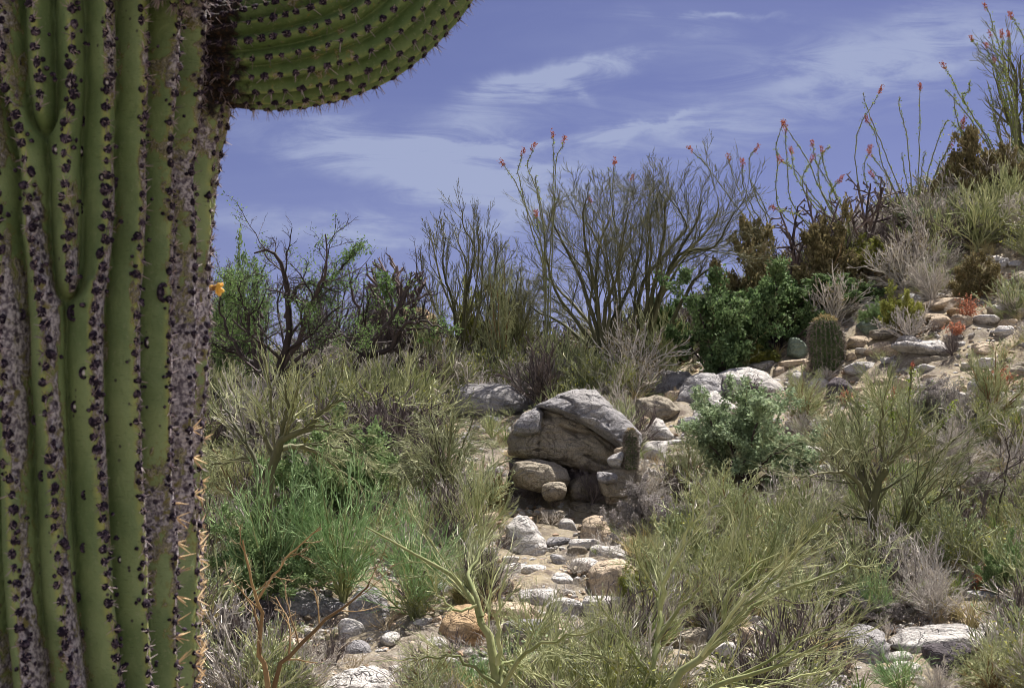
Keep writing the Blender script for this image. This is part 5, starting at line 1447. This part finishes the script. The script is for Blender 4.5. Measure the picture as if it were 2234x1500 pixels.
    shrub('broom', (985, 1150, 1110, 1330), 'pale wand bush left of the large upright boulder')
    shrub('greyleaf', (450, 1330, 600, 1500), 'dry pinkish brown scrub at the saguaro foot')
    shrub('grey', (590, 1380, 760, 1530), 'pale dry scrub between the two brown stems')
    shrub('mixed', (860, 1400, 1010, 1530), 'straw olive brush under the orange boulder')
    shrub('dead', (690, 1370, 770, 1450), 'dark dead tangle left of the grey mottled cobble')
    shrub('broom', (1080, 1290, 1260, 1400), 'arching straw plant over the long low boulder')
    shrub('broom', (1180, 1360, 1420, 1540), 'dense grassy wand bush at the bottom centre')
    shrub('broom', (1250, 1300, 1400, 1450), 'olive wand bush below the pale flat stone')
    shrub('vivid', (960, 1420, 1120, 1540), 'green wiry brush around the pale forked trunk')
    shrub('mixed', (1380, 1180, 1520, 1330), 'yellow olive bush right of the squared tan block')
    shrub('yellow', (1350, 1240, 1420, 1320), 'small yellow bush touching the squared tan block')
    shrub('mixed', (1500, 1240, 1640, 1380), 'straw olive bush behind the leaning pale limb')
    # rust red dead stalks and red flowered scraps
    for (x, y, w, h, lab) in [(2112, 700, 40, 55, 'rust red dry stalks standing over the arched stone'), (2085, 735, 26, 30, 'small rust red dry stalks by the dark dead tuft'),
                              (2185, 840, 44, 34, 'orange red flower spray on the far right slope'), (1848, 880, 12, 24, 'single red blossom stalk right of the dark domed stone'), (2150, 1290, 18, 34, 'dark red seed stalk low on the right slope')]:
        g = ground(x, y); Y = g[1]; n = 34
        P0 = g + rng.normal(size=(n, 3)) * np.array([w / F * Y * .25, w / F * Y * .25, 0])
        d = unit(np.array([0, 0, 1.]) + rng.normal(size=(n, 3)) * .35) * (h / F * Y) * rng.uniform(.5, 1, (n, 1))
        Pn = np.stack([P0, P0 + d * .5, P0 + d], 1); mb = MB()
        V_, F_ = tubes(Pn, np.tile([.004, .003, .002], (n, 1)), 3); mb.add(V_, F_, 'dead_leaf')
        V_, F_ = leaves(Pn[:, 1:].reshape(-1, 3), .02, 4, .02, 2); mb.add(V_, F_, 'dead_leaf')
        o = link('red_stalks', mb.mesh('red_stalks', False, g)); o.location = tuple(g); tag(o, lab, 'wildflower')


build_shrubs()

# ------------------------------------------------------------------ uncountable cover: scrub, straw, scree
def free_spot(X, Y, Z, slack=0, keepout=True):
    d = np.array([X, Y, Z]) - CAM; px = CX + F * d[0] / (d @ FWD); py = CY - F * (d @ UPV) / (d @ FWD)
    for (x0, y0, x1, y1, yr) in ROCKS:
        w = x1 - x0
        if x0 - .05 * w - slack < px < x1 + .05 * w + slack and y0 - 6 < py < y1 + (500 / yr + slack if keepout else 4) and yr - (1.4 if keepout else .35) < Y < yr + .3: return False
    for (x0, y0, x1, y1, a, b) in (CLEAR if keepout else ()):
        if x0 < px < x1 and y0 < py < y1 + 1300 / Y and a < Y < b and rng.random() < .93: return False
    return True


def tile_stuff(name, protos, n, yr, smin, smax, label=None, bias=1.0, clump=None, slack=0, xr=(-.27, .45), keepout=True):
    mb_v = {}
    mb = MB()
    for _ in range(n):
        for _t in range(20):
            Y = yr[0] + (yr[1] - yr[0]) * rng.random() ** bias
            X = rng.uniform(*xr) * Y
            if clump is not None and mnoise.noise(Vector((X * clump[0] + 9, Y * clump[0], clump[1]))) < clump[2]: continue
            Z = float(H(X, Y))
            if free_spot(X, Y, Z, slack, keepout): break
        else: continue
        a = rng.uniform(0, 2 * PI); s = rng.uniform(smin, smax); c, sn = math.cos(a), math.sin(a)
        Rm = np.array([[c, -sn, 0], [sn, c, 0], [0, 0, 1]]) * s
        for V_, F_, mt in protos[rng.integers(0, len(protos))]:
            mb.add(V_ @ Rm.T + np.array([X, Y, Z]), F_, mt)
    o = link(name, mb.mesh(name)); tag(o, kind='stuff')
    return o


def low_bush(twig, n0=14, leafmat=None, up=.3, ang=32, r=.0056):
    a = rng.uniform(0, 2 * PI, n0); el = rng.uniform(.15, 1.25, n0)
    end = np.stack([np.sin(el) * np.cos(a) * .5, np.sin(el) * np.sin(a) * .5, np.cos(el) * .5 + .05], 1) * rng.uniform(.6, 1, (n0, 1))
    t = np.linspace(0, 1, 5)[None, :, None]; P = end[:, None] * t + rng.normal(size=(n0, 5, 3)) * .015; R = np.linspace(r * 1.5, r, 5)[None].repeat(n0, 0)
    out = []; V_, F_ = tubes(P, R, 3); out.append((V_, F_, twig))
    c1, r1 = grow(P, R, 6, .1, 1, ang, .6, 4, .16, up, .8, r); V_, F_ = tubes(c1, r1, 3); out.append((V_, F_, twig))
    c2, r2 = grow(c1, r1, 4, .1, 1, ang, .55, 3, .16, up, .8, r * .8); V_, F_ = tubes(c2, r2, 3); out.append((V_, F_, twig))
    if leafmat:
        V_, F_ = leaves(c2.reshape(-1, 3)[::2], .014, 1, .01, 1.8); out.append((V_, F_, leafmat))
    return out


def tuft(mat, n=46, h=.3):
    a = rng.uniform(0, 2 * PI, n); lean = rng.uniform(.05, .9, n); hh = h * rng.uniform(.4, 1, n)
    d = np.stack([np.sin(lean) * np.cos(a), np.sin(lean) * np.sin(a), np.cos(lean)], 1) * hh[:, None]
    P = np.stack([rng.normal(size=(n, 3)) * .03 * [1, 1, 0], d * .55 + [0, 0, .02], d * [1.15, 1.15, .9]], 1)
    V_, F_ = tubes(P, np.tile([.003, .0024, .0012], (n, 1)), 3)
    return [(V_, F_, mat)]


def build_cover():
    tile_stuff('undergrowth', [low_bush('grey_twig'), low_bush('grey_twig', leafmat='leaf_grey'), low_bush('fg_twig', leafmat='leaf_blue'), low_bush('fg_twig', up=.6, ang=22), low_bush('pv_twig', leafmat='leaf_yellow'), low_bush('dead_twig'), low_bush('fg_twig', up=.5)],
               560, (7.6, 21.5), .35, 1.05, bias=1.2, slack=2)
    tile_stuff('crest_scrub', [low_bush('grey_twig', 20, 'leaf_grey'), low_bush('grey_twig', 20, 'leaf_brown'), low_bush('pv_twig', 20, 'leaf_yellow'), low_bush('dead_twig', 20), low_bush('fg_twig', 20, up=.5)],
               300, (18.6, 23.8), .9, 1.9)
    tile_stuff('left_brush', [low_bush('grey_twig', 24, 'leaf_grey'), low_bush('grey_twig', 26), low_bush('pv_twig', 24, 'leaf_yellow'), low_bush('fg_twig', 24, up=.5), low_bush('dead_twig', 20)],
               240, (15.5, 22.5), 1.0, 2.0, xr=(-.27, -.03))
    tile_stuff('dry_grass', [tuft('grass'), tuft('grass'), tuft('grass_green', 40, .35), tuft('grass', 60, .2), tuft('grey_twig', 40, .3)], 1900, (7.6, 22), .5, 1.2, bias=1.1)
    stones = []
    for k, mt in enumerate(['pale_rock', 'tan_rock', 'granite', 'pale_rock', 'granite_brown', 'pale_rock']):
        D, Fc = ico(3); r_ = np.random.default_rng(50 + k)
        Vv = D * facet_shape(D, 'block', r_)[:, None] * np.array([.5, .4, .28]); Vv = rough_up(Vv, .05, 2.5, k * 9.)
        stones.append([(Vv, Fc, mt)])
    tile_stuff('weeds', [low_bush('grey_twig', 8), low_bush('fg_twig', 8, up=.5), low_bush('brown_twig', 7), low_bush('dead_twig', 7)], 1300, (8, 21), .12, .40, keepout=False)
    tile_stuff('scree', stones, 420, (8, 22), .10, .42, bias=.8, clump=(.35, 3.0, -.1), keepout=False)
    small = []
    for k, mt in enumerate(['pale_rock', 'tan_rock', 'pod', 'pale_rock']):
        D, Fc = ico(1); small.append([(D * np.array([.5, .4, .3]) * (1 + .15 * rng.normal(size=(len(D), 1))), Fc, mt)])
    tile_stuff('gravel', small, 22000, (7.6, 22), .02, .10, bias=1.0, keepout=False)


build_cover()
